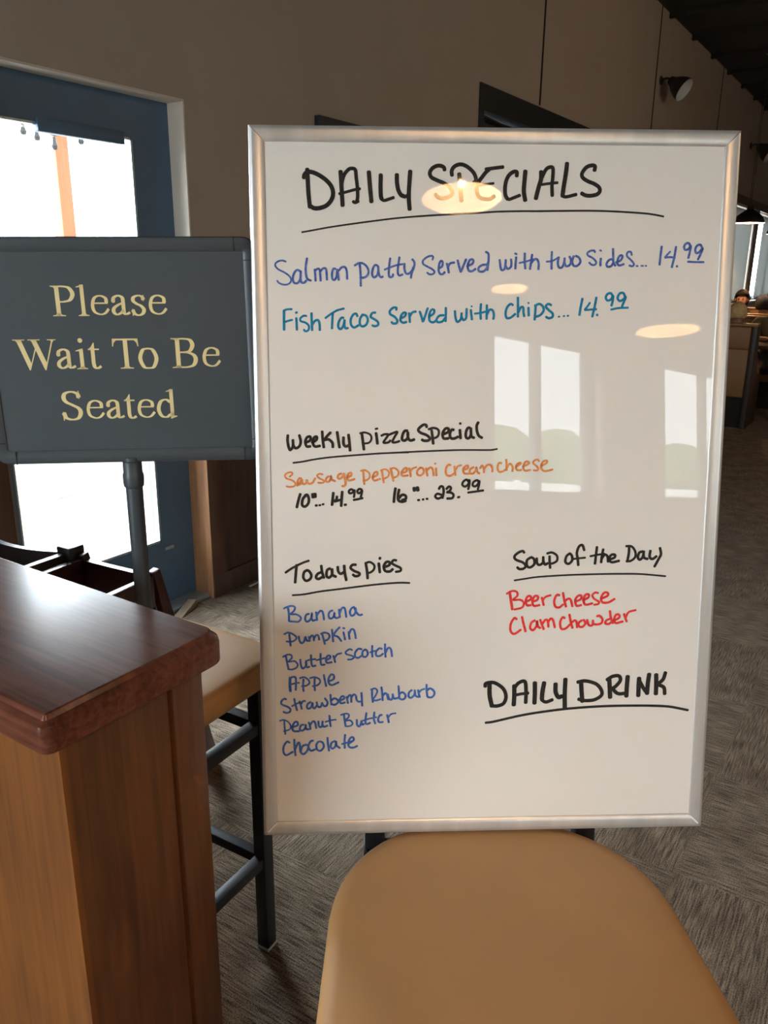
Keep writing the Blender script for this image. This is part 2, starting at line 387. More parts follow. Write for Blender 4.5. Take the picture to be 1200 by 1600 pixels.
portal('daylight_opening', (15.7, Y1+.2, 1.7), 1.4, .8, (0, -1, 0))

# outside
struct(MB().box(-70, 80, -70, 70, -.35, -.13).build('ground', mat('pale_concrete', (0.42, 0.41, 0.39), rough=0.9, noise=0.15, nscale=1.5), smooth=0))
pt = thing('patio_post', 'pale orange timber patio post outside the glass door', 'post', (3.70, 5.05, 1.0))
M_cedar = wood('cedar', (0.20, 0.075, 0.032), (0.26, 0.10, 0.044), rough=.7, coat=0)
MB().box(-.052, .052, -.05, .05, 0, 1.41, bev=.004).build('post_shaft', M_cedar, pt)
MB().box(-3.0, 3.2, -.04, .04, 1.41, 1.59, bev=.004).build('cross_beam', M_cedar, pt)

tag(MB().box(0, 9, 4.93, 5.17, -.13, 1.0, bev=.01).build('patio_parapet', mat('white_render', (.75, .74, .72), rough=.9), smooth=0), 'low white patio parapet outside, bright through the lower door glass', 'parapet')
sl = thing('string_lights', 'string of small glass bulbs hanging along the patio beam outside', 'string lights', (3.2, 4.95, 2.30))
wire = [Vector((-.6, 0, .05)), Vector((.0, 0, .02)), Vector((.19, 0, .045)), Vector((.29, 0, .02)), Vector((.42, 0, -.02)), Vector((.62, 0, .04)), Vector((1.4, 0, .02)), Vector((2.2, 0, .05))]
MB().tube(catmull(wire, .05), .006, n=6).build('wire', M_storefront, sl)
M_bulbglass = mat('bulb_glass', (.012, .013, .016), rough=.25)
for bx_, bz in ((.19, .01), (.285, -.012), (.41, -.05), (.62, .005), (1.0, 0), (1.4, -.01)):
    MB().lathe([(0.001, .02), (.012, .02), (.013, -.01), (.022, -.035), (.016, -.055), (0.001, -.06)], n=12, m=Matrix.Translation((bx_, 0, bz))).build('bulb', M_bulbglass, sl)
tr_ = MB(); rr = random.Random(3)
for i in range(60):
    y = -6-i*.6+rr.uniform(-.3, .3)
    tr_.sphere((-18.0+rr.uniform(-1, 1), y, 2.6+rr.uniform(-.5, .9)), 1.0+rr.uniform(0, .7), u=10, v=7)
tag(tr_.build('tree_line', mat('tree_foliage', (0.10, 0.16, 0.06), rough=.9, noise=.5, nscale=4)), 'green tree line outside, mirrored in the whiteboard', 'trees', kind='stuff')
fe = thing('fence', 'white board fence outside in front of the tree line', 'fence', (-13.2, -24, -.13))
MB().box(-.03, .03, -19, 19, .1, 2.45).build('fence_board', mat('white_fence', (.78, .78, .74), rough=.7), fe, smooth=0)
for i in range(13):
    MB().box(-.06, .06, -18.6+i*3.1-.06, -18.6+i*3.1+.06, 0, 2.5).build('fence_post', MATS['white_fence'], fe, smooth=0)

# ------------------------------------------------------------------ whiteboard leaning on the stool
EX = Vector((0.349, -0.493, 0.003)).normalized(); dn = Vector((-0.113, -0.087, -0.903)); dn = (dn-EX*dn.dot(EX)).normalized()
LZ = -dn; LY = LZ.cross(EX); BW, BH = .6035, .914
TLc = Vector((.792, .715, 1.634)); org = TLc+EX*(BW/2)+dn*BH
bmw = Matrix(((EX.x, LY.x, LZ.x, org.x), (EX.y, LY.y, LZ.y, org.y), (EX.z, LY.z, LZ.z, org.z), (0, 0, 0, 1)))
wb = thing('whiteboard', 'framed dry erase whiteboard of handwritten daily specials leaning on the near tan stool', 'whiteboard', mw=bmw)
FW_ = .0192
M_frame = mat('satin_aluminium', (0.66, 0.645, 0.62), rough=0.34, metal=0.55, noise=0.18, nscale=5, stretch=(6, 6, .6), bump=.02)
def frame_rail(a, b, inward, gap=.0003):
    """one mitred aluminium bar from corner a to b (x,z), with a rounded face; inward is the unit vector to the board centre"""
    a, b, i = Vector((a[0], 0, a[1])), Vector((b[0], 0, b[1])), Vector((inward[0], 0, inward[1]))
    d = (b-a).normalized(); prof = [(0.0, .017), (0, .0035), (.0008, .0014), (.0028, .0002), (.006, 0), (.012, .0006), (.0165, .0016), (.0186, .0030), (FW_, .0046), (FW_, .017)]
    mb = MB(); L0 = [mb.bm.verts.new(a+i*w+d*(w+gap)+Vector((0, y, 0))) for w, y in prof]; L1 = [mb.bm.verts.new(b+i*w-d*(w+gap)+Vector((0, y, 0))) for w, y in prof]
    n = len(prof)
    for k in range(n): mb.bm.faces.new((L0[k], L0[(k+1) % n], L1[(k+1) % n], L1[k]))
    mb.bm.faces.new(L0); mb.bm.faces.new(L1[::-1])
    return mb.build('frame_rail', M_frame, wb, smooth=28)
hw = BW/2
frame_rail((-hw, BH), (hw, BH), (0, -1)); frame_rail((hw, 0), (-hw, 0), (0, 1), .0006)
frame_rail((-hw, 0), (-hw, BH), (1, 0), .0005); frame_rail((hw, BH), (hw, 0), (-1, 0), .0005)
M_wb = mat('white_enamel', (0.78, 0.745, 0.69), rough=0.55, noise=0.02, nscale=2.2, coat=1.0, coatrough=0.012)
MATS['white_enamel'].node_tree.nodes['Principled BSDF'].inputs['Coat IOR'].default_value = 1.55
MB().box(-hw+.008, hw-.008, .0040, .014, .008, BH-.008).build('writing_surface', M_wb, wb, smooth=0)
MB().box(-hw+.004, hw-.004, .014, .016, .004, BH-.004).build('back_panel', mat('brown_hardboard', (.16, .10, .06), rough=.8), wb, smooth=0)
for sx_, sz_ in ((-hw+.012, .012), (hw-.012, .012)):
    sm = MB(); sm.bar((sx_-.006*math.copysign(1, sx_)*-1, -.0002, sz_-.006), (sx_+.006*math.copysign(1, sx_)*-1, .0012, sz_+.006), .0016, .002)
    sm.build('corner_insert', mat('white_plastic', (.8, .8, .78), rough=.4), wb)
INKC = {'black': ((.018, .017, .016), (.030, .028, .026)), 'blue': ((.040, .085, .32), (.115, .19, .46)), 'bright blue': ((.030, .105, .42), (.085, .205, .56)), 'teal': ((.006, .17, .33), (.02, .24, .40)),
        'orange': ((.68, .20, .045), (.78, .30, .11)), 'red': ((.70, .030, .028), (.80, .07, .06))}
def ink_mat(c):
    a, b = INKC[c]
    return mat(c.replace(' ', '_')+'_marker_ink', b, rough=.5, coat=.55, coatrough=.02, color2=a, nscale=230, detail=2, spec=.1)
INK = [
 ('title_lettering','black',[
  (47,'704 504 709 646 716 795 731 945'),
  (47,'662 603 671 566 704 537 762 537 846 571 936 632 993 699 1015 780 992 861 933 924 854 954 783 957 737 932'),
  (47,'1108 525 1117 680 1130 923'),
  (39,'1117 705 1130 630 1157 555 1209 499 1248 490 1287 505 1299 604 1312 715 1315 821 1304 871'),
  (35,'1259 875 1285 888 1324 871'),
  (31,'1090 786 1194 760 1272 738 1344 725'),
  (47,'1453 528 1465 689 1483 876'),
  (47,'1598 561 1595 700 1598 800 1608 840'),
  (35,'1601 840 1637 860 1696 844 1755 824'),
  (47,'1794 556 1796 649 1813 736 1846 792 1879 808'),
  (35,'1853 800 1892 816 1944 782'),
  (47,'1958 514 1948 660 1941 810 1952 962'),
  (19,'629 1241 733 1223 956 1182 1218 1142 1532 1099 1781 1068 2096 1039'),
  (43,'2378 497 2370 467 2328 448 2276 452 2224 483 2198 533 2218 583 2290 619 2369 650 2435 693 2475 749 2462 793 2410 821 2345 829 2292 809 2265 784'),
  (43,'2470 558 2466 506 2498 456 2563 430 2629 442 2695 485 2741 534 2764 590 2762 621 2736 646'),
  (47,'2558 540 2573 679 2589 857'),
  (43,'2931 479 2879 527 2840 577 2802 627 2779 690 2784 765 2818 815 2884 833 2950 829 2996 798'),
  (39,'2885 483 2996 468 3098 455'),
  (28,'2813 670 2881 661 2984 647'),
  (43,'3268 560 3267 511 3221 513 3169 555 3137 624 3126 712 3134 787 3161 831'),
  (36,'3141 806 3175 834 3227 818 3312 785'),
  (48,'3373 500 3365 622 3360 735 3380 845'),
  (21,'2031 1045 2228 1031 2478 1015 2821 995 3059 980 3350 972 3602 971'),
  (48,'3569 505 3569 594 3542 691 3511 822'),
  (40,'3577 580 3625 483 3668 453 3712 462 3715 565 3707 662 3714 786'),
  (30,'3582 656 3681 642 3776 632'),
  (48,'3887 405 3874 536 3856 660 3842 778'),
  (37,'3833 785 3889 798 4013 769'),
  (43,'4229 485 4235 436 4191 426 4126 451 4077 520 4086 568 4146 609 4235 643 4295 684 4304 732 4269 767 4196 782 4130 779 4078 755'),
  (21,'3456 972 3748 967 4158 961 4482 966 4851 985 4999 1001 5118 1022'),
 ]),
 ('salmon_line','blue',[
  (20,'427 1592 388 1579 336 1587 299 1615 298 1647 334 1685 399 1717 457 1755 487 1799 475 1844 429 1867 377 1864 331 1842 316 1819'),
  (25,'596 1703 563 1690 530 1722 509 1780 518 1838 561 1850 594 1812 608 1754'),
  (25,'609 1705 603 1780 614 1837 646 1843 673 1818'),
  (25,'687 1550 669 1652 671 1741 689 1798 732 1817'),
  (25,'780 1683 786 1753 789 1820'),
  (25,'782 1702 813 1676 839 1683 847 1753 851 1819'),
  (25,'852 1702 885 1670 918 1676 927 1740 930 1806'),
  (25,'1036 1675 1010 1675 993 1726 996 1790 1022 1809 1049 1765 1056 1703'),
  (25,'1056 1681 1069 1752 1075 1809'),
  (25,'1076 1694 1116 1656 1155 1655 1175 1700 1180 1796'),
  (25,'1336 1622 1346 1750 1348 1879'),
  (25,'1274 1633 1320 1607 1373 1607 1425 1647 1445 1705 1425 1756 1385 1778 1339 1778'),
  (25,'1557 1634 1524 1628 1498 1673 1489 1737 1511 1775 1551 1749 1568 1685'),
  (25,'1564 1640 1573 1736 1597 1772 1623 1764'),
  (25,'1713 1544 1700 1646 1696 1736 1709 1771 1743 1761 1749 1735'),
  (22,'1643 1682 1716 1652 1795 1626 1875 1613'),
  (25,'1828 1530 1811 1645 1809 1722 1829 1750 1868 1737'),
  (25,'1891 1607 1891 1671 1908 1722 1941 1728 1981 1696 2001 1651'),
  (25,'1987 1555 2014 1593 2007 1657 1981 1721 1971 1779'),
  (22,'2239 1560 2245 1521 2212 1513 2159 1535 2120 1573 2126 1612 2180 1643 2240 1675 2266 1707 2240 1733 2200 1733 2173 1714'),
  (25,'2319 1662 2359 1636 2365 1585 2345 1572 2325 1604 2315 1681 2333 1726 2366 1732 2393 1706'),
  (26,'2418 1604 2432 1655 2443 1713'),
  (26,'2432 1648 2458 1603 2511 1590'),
  (26,'2551 1564 2572 1641 2592 1703'),
  (26,'2595 1699 2625 1628 2657 1551'),
  (26,'2669 1634 2731 1608 2750 1570 2730 1551 2697 1570 2678 1634 2692 1686 2732 1694 2778 1666'),
  (26,'2911 1614 2858 1620 2816 1653 2819 1691 2872 1697 2918 1652 2930 1588'),
  (26,'2902 1460 2935 1485 2937 1575 2925 1680'),
  (26,'3077 1555 3087 1626 3102 1677 3139 1664 3151 1600 3153 1555'),
  (26,'3151 1625 3179 1664 3219 1638 3224 1586 3219 1548'),
  (26,'3283 1522 3278 1592 3275 1661'),
  (22,'3266 1477 3289 1486'),
  (26,'3389 1476 3391 1573 3400 1660'),
  (21,'3324 1592 3418 1570 3497 1546'),
  (26,'3482 1489 3471 1585 3460 1665'),
  (26,'3465 1604 3504 1553 3544 1546 3566 1597 3565 1668'),
  (26,'3729 1455 3728 1558 3731 1661'),
  (21,'3665 1574 3739 1564 3818 1519'),
  (26,'3818 1519 3807 1583 3822 1641 3862 1641 3887 1583 3892 1531'),
  (26,'3890 1583 3915 1628 3962 1608 3973 1550 3952 1511'),
  (26,'4005 1505 3987 1569 4009 1621 4056 1620 4091 1575 4073 1524 4032 1502'),
  (23,'4270 1458 4265 1439 4218 1439 4176 1468 4186 1497 4248 1529 4290 1574 4278 1606 4238 1609 4203 1581'),
  (26,'4349 1531 4344 1580 4346 1619'),
  (21,'4332 1433 4350 1438'),
  (26,'4511 1540 4458 1547 4423 1592 4434 1629 4481 1624 4509 1579'),
  (26,'4497 1414 4503 1502 4509 1579 4535 1618'),
  (26,'4540 1579 4599 1553 4622 1501 4590 1495 4565 1534 4560 1592 4588 1615 4642 1598'),
  (23,'4738 1488 4723 1449 4683 1456 4678 1501 4734 1552 4770 1597 4751 1623 4710 1614'),
  (21,'4802 1620 4821 1620'),
  (19,'4862 1618 4889 1618'),
  (18,'4916 1618 4929 1617'),
  (26,'5112 1382 5103 1485 5095 1604'),
  (23,'5223 1443 5191 1478 5159 1513'),
  (23,'5159 1517 5219 1510 5287 1517'),
  (26,'5294 1384 5280 1497 5253 1633'),
  (26,'5313 1620 5324 1622'),
  (26,'5477 1380 5454 1341 5414 1348 5396 1387 5411 1419 5451 1412 5481 1374 5473 1444 5457 1519'),
  (26,'5627 1398 5604 1360 5564 1367 5540 1412 5553 1457 5589 1450 5634 1398 5611 1469 5580 1537'),
  (23,'5453 1565 5548 1568 5657 1569'),
 ]),
 ('fish_taco_line','teal',[
  (29,'393 2181 391 2295 390 2415'),
  (24,'391 2181 430 2166 490 2163'),
  (24,'401 2319 441 2305 494 2292'),
  (27,'544 2271 547 2334 549 2414'),
  (24,'538 2207 555 2200'),
  (24,'670 2245 634 2243 594 2275 600 2308 659 2327 698 2366 691 2418 651 2431 638 2411'),
  (27,'734 2210 735 2307 738 2418'),
  (27,'738 2353 772 2307 812 2294 831 2339 834 2417'),
  (24,'905 2270 972 2222 1052 2176 1138 2153'),
  (27,'998 2216 991 2306 986 2397'),
  (27,'1131 2267 1104 2267 1071 2319 1066 2378 1096 2404 1130 2358 1144 2293'),
  (27,'1144 2293 1141 2358 1156 2394 1186 2390'),
  (27,'1304 2247 1290 2215 1251 2228 1221 2286 1226 2351 1263 2384 1316 2357'),
  (27,'1363 2234 1337 2279 1336 2344 1370 2370 1416 2344 1434 2286 1410 2238 1364 2227'),
  (27,'1530 2201 1490 2207 1470 2253 1510 2279 1556 2311 1563 2350 1523 2367 1490 2357'),
  (27,'1790 2167 1790 2141 1750 2142 1710 2181 1716 2220 1770 2252 1803 2297 1790 2330 1750 2333 1730 2315'),
  (27,'1843 2271 1896 2245 1910 2206 1883 2200 1850 2239 1843 2297 1877 2323 1919 2314'),
  (27,'1950 2206 1957 2264 1960 2317'),
  (27,'1957 2251 1990 2199 2036 2186'),
  (27,'2083 2186 2104 2244 2124 2310'),
  (27,'2128 2306 2157 2225 2177 2160 2186 2147'),
  (27,'2204 2244 2257 2211 2264 2166 2230 2166 2204 2225 2208 2296 2251 2318 2298 2289'),
  (27,'2385 2230 2331 2237 2298 2276 2305 2313 2365 2309 2405 2263'),
  (27,'2410 2139 2411 2211 2409 2305'),
  (27,'2525 2178 2535 2263 2560 2312 2600 2275 2610 2204'),
  (27,'2610 2249 2633 2288 2667 2262 2672 2151'),
  (27,'2726 2164 2733 2223 2741 2282'),
  (23,'2732 2121 2738 2121'),
  (27,'2852 2092 2847 2183 2852 2275'),
  (24,'2773 2210 2867 2196 2954 2172'),
  (27,'2926 2105 2927 2183 2925 2274'),
  (27,'2924 2229 2961 2163 3001 2170 3016 2222 3010 2274'),
  (27,'3255 2104 3228 2089 3185 2125 3164 2197 3180 2262 3232 2255 3287 2211'),
  (27,'3315 2010 3318 2118 3321 2247'),
  (27,'3323 2197 3355 2132 3385 2132 3391 2196 3402 2240'),
  (28,'3452 2134 3457 2232'),
  (21,'3447 2074 3456 2080'),
  (28,'3543 2103 3539 2189 3534 2282'),
  (28,'3533 2110 3591 2088 3637 2124 3643 2174 3602 2225 3546 2246'),
  (28,'3740 2102 3703 2088 3671 2116 3705 2159 3758 2202 3759 2246 3715 2263 3677 2246'),
  (21,'3834 2245 3849 2242'),
  (21,'3898 2237 3912 2235'),
  (21,'3948 2233 3963 2232'),
  (28,'4132 2021 4113 2129 4101 2223'),
  (24,'4230 2071 4195 2122 4166 2158'),
  (24,'4169 2161 4241 2155 4315 2150'),
  (28,'4310 2006 4292 2114 4266 2241'),
  (28,'4322 2221 4333 2219'),
  (28,'4519 1998 4494 1955 4450 1963 4429 2006 4453 2042 4497 2027 4521 1984 4518 2049 4505 2106'),
  (28,'4675 1998 4651 1952 4606 1955 4579 2012 4610 2048 4654 2026 4683 1998 4663 2055 4640 2113'),
  (24,'4502 2154 4599 2135 4718 2130'),
 ]),
 ('pizza_heading','black',[
  (32,'414 3723 409 3790 421 3871 441 3912 475 3865 477 3784'),
  (32,'476 3844 509 3888 556 3865 575 3804 559 3723'),
  (32,'634 3818 693 3791 700 3744 659 3750 634 3804 651 3865 698 3865'),
  (32,'719 3818 774 3784 781 3744 747 3753 729 3811 753 3866 820 3859'),
  (32,'850 3676 855 3778 868 3879'),
  (32,'869 3791 910 3737 955 3690'),
  (33,'873 3785 930 3778 977 3819 983 3876'),
  (33,'1039 3684 1052 3778 1068 3880'),
  (33,'1119 3751 1119 3833 1146 3867 1187 3853'),
  (33,'1183 3718 1194 3819 1202 3921'),
  (24,'1330 3700 1391 3691 1459 3718 1475 3772 1445 3820 1384 3831'),
  (33,'1353 3700 1366 3806 1379 3908'),
  (33,'1534 3698 1543 3759 1551 3834'),
  (24,'1527 3647 1554 3641'),
  (28,'1602 3732 1642 3715 1690 3719 1656 3773 1629 3820 1690 3818 1717 3793'),
  (28,'1704 3719 1758 3696 1806 3685 1772 3746 1744 3814 1799 3814 1833 3800'),
  (21,'476 4075 601 4059 764 4029 982 4002 1363 3973 1622 3956 1950 3945'),
  (33,'1935 3672 1901 3672 1874 3719 1867 3780 1901 3794 1938 3760 1942 3692'),
  (33,'1938 3706 1946 3767 1976 3794 2024 3781'),
  (33,'2180 3625 2173 3598 2132 3598 2074 3652 2099 3693 2181 3727 2222 3767 2202 3795 2147 3797 2120 3784'),
  (28,'2205 3652 2262 3635 2323 3652 2338 3700 2317 3747 2270 3768'),
  (33,'2244 3666 2256 3754 2266 3836'),
  (33,'2386 3720 2454 3687 2460 3646 2419 3646 2385 3707 2400 3768 2461 3768'),
  (33,'2528 3660 2501 3659 2478 3707 2489 3761 2530 3771 2584 3748'),
  (33,'2606 3660 2611 3714 2616 3768'),
  (28,'2605 3581 2616 3578'),
  (33,'2733 3633 2706 3640 2684 3694 2687 3755 2722 3766 2748 3721 2747 3640'),
  (33,'2748 3674 2756 3742 2790 3762'),
  (33,'2842 3565 2822 3606 2826 3674 2851 3735 2893 3762'),
  (21,'1635 3956 1840 3946 2182 3931 2593 3918 2937 3919 3020 3917 3091 3905'),
 ]),
 ('topping_line','orange',[
  (21,'428 4252 463 4218 450 4195 402 4204 368 4232 387 4273 461 4300 502 4342 481 4376 426 4383 385 4376'),
  (24,'522 4369 563 4321 577 4280 550 4273 526 4321 542 4356 576 4335 591 4294'),
  (25,'584 4294 594 4342 631 4342 652 4294'),
  (25,'641 4294 672 4343 720 4329 754 4274'),
  (21,'850 4224 809 4216 778 4240 809 4275 863 4302 863 4326 822 4334 788 4329'),
  (25,'925 4248 895 4275 894 4316 931 4316 952 4275 952 4241 965 4289 1006 4312'),
  (25,'1089 4214 1055 4228 1041 4262 1068 4282 1102 4255 1119 4221'),
  (25,'1119 4214 1132 4283 1140 4351 1115 4379 1098 4372'),
  (25,'1157 4269 1211 4242 1218 4208 1184 4214 1163 4262 1184 4304 1259 4286'),
  (21,'1337 4181 1389 4171 1444 4209 1450 4263 1416 4298 1368 4308'),
  (25,'1369 4181 1375 4270 1382 4353'),
  (25,'1485 4264 1546 4236 1546 4195 1512 4209 1491 4264 1512 4305 1587 4285'),
  (25,'1608 4175 1619 4257 1632 4333'),
  (21,'1594 4178 1649 4161 1697 4196 1690 4251 1649 4278 1628 4282'),
  (25,'1724 4162 1738 4237 1756 4313'),
  (21,'1711 4155 1772 4148 1820 4189 1811 4244 1765 4269'),
  (25,'1868 4210 1923 4190 1930 4149 1895 4155 1861 4203 1875 4247 1944 4242'),
  (25,'1961 4149 1971 4197 1978 4256'),
  (21,'1971 4204 1998 4156 2053 4135'),
  (25,'2101 4143 2067 4177 2063 4225 2102 4243 2143 4211 2140 4156 2101 4140'),
  (25,'2177 4150 2184 4198 2195 4249'),
  (25,'2184 4184 2225 4143 2259 4157 2274 4244'),
  (25,'2304 4150 2311 4244'),
  (21,'2286 4091 2300 4091'),
  (25,'2492 4110 2458 4110 2431 4164 2439 4233 2487 4250 2539 4220'),
  (25,'2544 4130 2548 4185 2556 4241'),
  (21,'2555 4172 2589 4124 2630 4113'),
  (25,'2652 4179 2713 4152 2713 4117 2679 4131 2654 4172 2673 4220 2735 4221'),
  (25,'2789 4138 2748 4166 2742 4214 2783 4221 2817 4180 2823 4138 2838 4200 2866 4221'),
  (25,'2875 4152 2899 4118 2920 4152 2925 4208'),
  (25,'2927 4159 2968 4111 3009 4112 3031 4153 3032 4197'),
  (25,'3150 4089 3121 4084 3103 4117 3104 4170 3129 4202 3177 4190 3210 4166'),
  (25,'3210 4041 3216 4108 3217 4180'),
  (25,'3224 4142 3252 4099 3277 4108 3297 4147 3293 4193'),
  (25,'3340 4133 3383 4109 3402 4090 3383 4085 3349 4109 3339 4157 3366 4181 3409 4176'),
  (25,'3427 4133 3485 4109 3509 4085 3484 4066 3455 4080 3432 4138 3458 4186 3526 4177'),
  (23,'3637 4063 3614 4042 3576 4056 3562 4090 3602 4124 3630 4158 3613 4185 3569 4182'),
  (25,'3665 4124 3718 4100 3746 4071 3731 4057 3688 4071 3665 4129 3686 4182 3735 4192 3817 4173'),
 ]),
 ('small_pizza_price','black',[
  (33,'561 4475 536 4555 513 4648'),
  (33,'629 4494 591 4542 582 4617 620 4638 661 4597 669 4535 649 4487 622 4494'),
  (33,'718 4476 720 4522'),
  (33,'752 4473 754 4515'),
  (33,'731 4476 751 4498 731 4517'),
  (28,'754 4625 773 4625'),
  (25,'801 4623 818 4620'),
  (25,'842 4612 860 4608'),
  (33,'984 4461 974 4544 965 4620'),
  (30,'1029 4509 1024 4544 997 4571'),
  (30,'1001 4574 1086 4551'),
  (33,'1098 4448 1089 4544 1083 4634'),
  (30,'1127 4619 1147 4616'),
  (28,'1238 4428 1210 4418 1183 4441 1193 4469 1231 4459 1254 4428 1254 4476 1248 4520'),
  (28,'1347 4421 1317 4414 1292 4442 1306 4469 1336 4456 1354 4428 1347 4476 1336 4518'),
  (28,'1244 4556 1305 4545 1360 4532'),
 ]),
 ('large_pizza_price','black',[
  (33,'1783 4407 1770 4492 1762 4586'),
  (33,'1830 4424 1817 4493 1821 4562 1869 4583 1917 4569'),
  (33,'1830 4534 1869 4493 1913 4504 1917 4542 1869 4562'),
  (41,'2023 4404 2027 4438'),
  (41,'2064 4397 2073 4436'),
  (33,'2031 4418 2064 4418'),
  (28,'2073 4563 2092 4561'),
  (27,'2134 4555 2148 4552'),
  (27,'2184 4547 2200 4546'),
  (31,'2344 4419 2364 4387 2395 4392 2406 4454 2391 4537'),
  (30,'2379 4495 2324 4481 2297 4516 2331 4544 2379 4526'),
  (30,'2441 4420 2475 4388 2500 4406 2482 4447 2448 4461 2503 4468 2534 4496 2518 4538 2452 4544'),
  (28,'2590 4530 2612 4523'),
  (28,'2730 4331 2702 4300 2660 4324 2647 4365 2682 4389 2723 4359 2739 4303 2737 4366 2724 4425'),
  (28,'2861 4338 2840 4307 2792 4331 2781 4373 2813 4387 2848 4359 2868 4318 2862 4373 2849 4426'),
  (27,'2722 4467 2808 4456 2921 4440'),
 ]),
 ('pie_heading','black',[
  (28,'353 5503 445 5442 568 5380 659 5347'),
  (33,'499 5403 487 5512 476 5637'),
  (33,'635 5474 597 5497 583 5567 618 5614 671 5591 687 5537 658 5485 627 5474'),
  (33,'825 5499 771 5522 748 5569 778 5592 824 5569'),
  (33,'818 5414 828 5499 851 5577'),
  (33,'932 5453 894 5476 885 5547 916 5575 954 5535 959 5461'),
  (33,'955 5469 962 5535 1007 5563'),
  (33,'1031 5431 1038 5493 1069 5525 1115 5502'),
  (33,'1115 5416 1122 5510 1141 5611'),
  (33,'1268 5406 1222 5409 1199 5448 1244 5487 1313 5519 1305 5550 1259 5558 1229 5537'),
  (33,'1398 5395 1413 5489 1420 5590'),
  (28,'1390 5387 1451 5372 1505 5412 1504 5466 1466 5505 1423 5517'),
  (33,'1566 5389 1573 5451 1581 5511'),
  (37,'1577 5322 1586 5325'),
  (33,'1635 5444 1704 5413 1703 5374 1665 5374 1632 5428 1650 5491 1711 5499 1749 5468'),
  (30,'1795 5352 1757 5351 1739 5390 1788 5422 1849 5453 1849 5493 1788 5505'),
  (23,'440 5805 592 5794 807 5757 1113 5721 1420 5684 1634 5663 1834 5651 1970 5655'),
 ]),
 ('pie_list','bright blue',[
  (23,'323 5982 379 5956 440 5949 470 5974 450 6020 410 6060 477 6061 532 6090 543 6125 509 6161 442 6158 387 6152'),
  (27,'378 5973 388 6054 389 6152'),
  (25,'650 6057 616 6068 599 6119 615 6160 654 6149 683 6103 689 6046 683 6109 699 6149 738 6138'),
  (25,'745 6035 750 6092 755 6144'),
  (25,'750 6087 790 6024 823 6024 839 6076 846 6137'),
  (25,'957 6014 923 6031 906 6077 923 6123 967 6106 985 6043 981 6089 1006 6118 1040 6107'),
  (25,'1044 6003 1048 6055 1055 6107'),
  (25,'1052 6055 1080 5987 1114 5981 1130 6039 1137 6106'),
  (25,'1242 5971 1209 5988 1186 6039 1203 6086 1242 6075 1265 6017 1259 5983'),
  (25,'1242 5977 1270 6040 1309 6081 1348 6073'),
  (22,'322 6330 373 6307 428 6325 478 6366 472 6401 427 6429 348 6428'),
  (25,'389 6330 396 6400 403 6487'),
  (25,'512 6361 522 6419 549 6454 583 6425 595 6373'),
  (25,'601 6368 615 6414 639 6426'),
  (25,'646 6368 656 6426'),
  (25,'651 6391 685 6351 707 6369 712 6421'),
  (25,'716 6381 741 6346 769 6352 780 6410'),
  (25,'820 6330 836 6394 854 6469'),
  (24,'803 6330 853 6313 904 6331 915 6371 886 6412 841 6423'),
  (25,'949 6273 956 6349 964 6436'),
  (25,'959 6360 1005 6291 1050 6243'),
  (25,'976 6355 1027 6373 1071 6431'),
  (25,'1100 6310 1111 6362 1120 6411'),
  (24,'1095 6255 1114 6258'),
  (25,'1168 6305 1173 6357 1180 6404'),
  (25,'1173 6334 1201 6276 1235 6277 1252 6329 1262 6396'),
  (22,'300 6637 354 6609 407 6612 416 6653 373 6704 450 6697 492 6742 477 6785 420 6811 364 6806'),
  (25,'339 6630 354 6718 371 6806'),
  (25,'528 6676 534 6750 558 6798 604 6758 605 6692'),
  (25,'597 6714 611 6780 646 6776'),
  (25,'669 6616 672 6700 685 6766 730 6762'),
  (22,'626 6688 675 6678 729 6672'),
  (25,'796 6600 795 6680 804 6749 850 6749'),
  (22,'738 6689 802 6673 851 6659'),
  (25,'872 6688 921 6660 918 6630 887 6630 865 6681 879 6725 942 6718'),
  (25,'964 6631 978 6675 987 6719'),
  (22,'978 6668 1013 6614 1073 6596'),
  (22,'1211 6554 1176 6543 1126 6582 1140 6611 1210 6634 1238 6656 1203 6681 1154 6685'),
  (25,'1338 6545 1295 6540 1253 6591 1253 6649 1295 6662 1344 6629'),
  (25,'1387 6549 1352 6578 1351 6636 1387 6651 1419 6615 1408 6564 1380 6549'),
  (25,'1479 6499 1476 6579 1481 6652'),
  (22,'1450 6590 1493 6576 1549 6563'),
  (25,'1606 6544 1570 6537 1528 6587 1535 6638 1584 6639 1620 6610'),
  (25,'1648 6479 1648 6567 1655 6655'),
  (25,'1655 6596 1690 6531 1726 6553 1740 6648'),
  (34,'390 6923 386 7019 390 7110'),
  (25,'390 6931 426 6914 461 6924 466 7005 461 7094'),
  (22,'382 7019 445 7005 509 6994'),
  (22,'517 6933 573 6919 629 6956 643 7001 600 7037 543 7043'),
  (25,'566 6948 560 7036 564 7113'),
  (22,'651 6934 714 6921 777 6951 784 6995 748 7032 684 7045'),
  (25,'714 6943 710 7038 715 7105'),
  (25,'835 6890 848 6967 865 7048'),
  (25,'897 6982 961 6954 969 6902 933 6887 900 6938 897 6997 939 7034 1031 6996'),
  (25,'331 7224 311 7213 276 7239 264 7275 290 7301 354 7328 388 7365 372 7401 328 7411 293 7395'),
  (25,'440 7215 453 7293 474 7377'),
  (22,'408 7319 463 7288 523 7263'),
  (25,'508 7253 527 7310 537 7359'),
  (25,'528 7294 553 7253 583 7249'),
  (26,'657 7265 622 7286 606 7327 621 7358 661 7338 682 7276 681 7323 705 7354 741 7308'),
  (26,'736 7267 750 7324 785 7335 810 7278'),
  (26,'806 7278 830 7320 865 7320 880 7269 846 7216'),
  (26,'921 7166 925 7238 934 7306'),
  (26,'930 7249 970 7218 1014 7240 1019 7276 979 7307 939 7301'),
  (26,'1049 7250 1099 7225 1099 7194 1069 7194 1044 7240 1059 7287 1113 7277'),
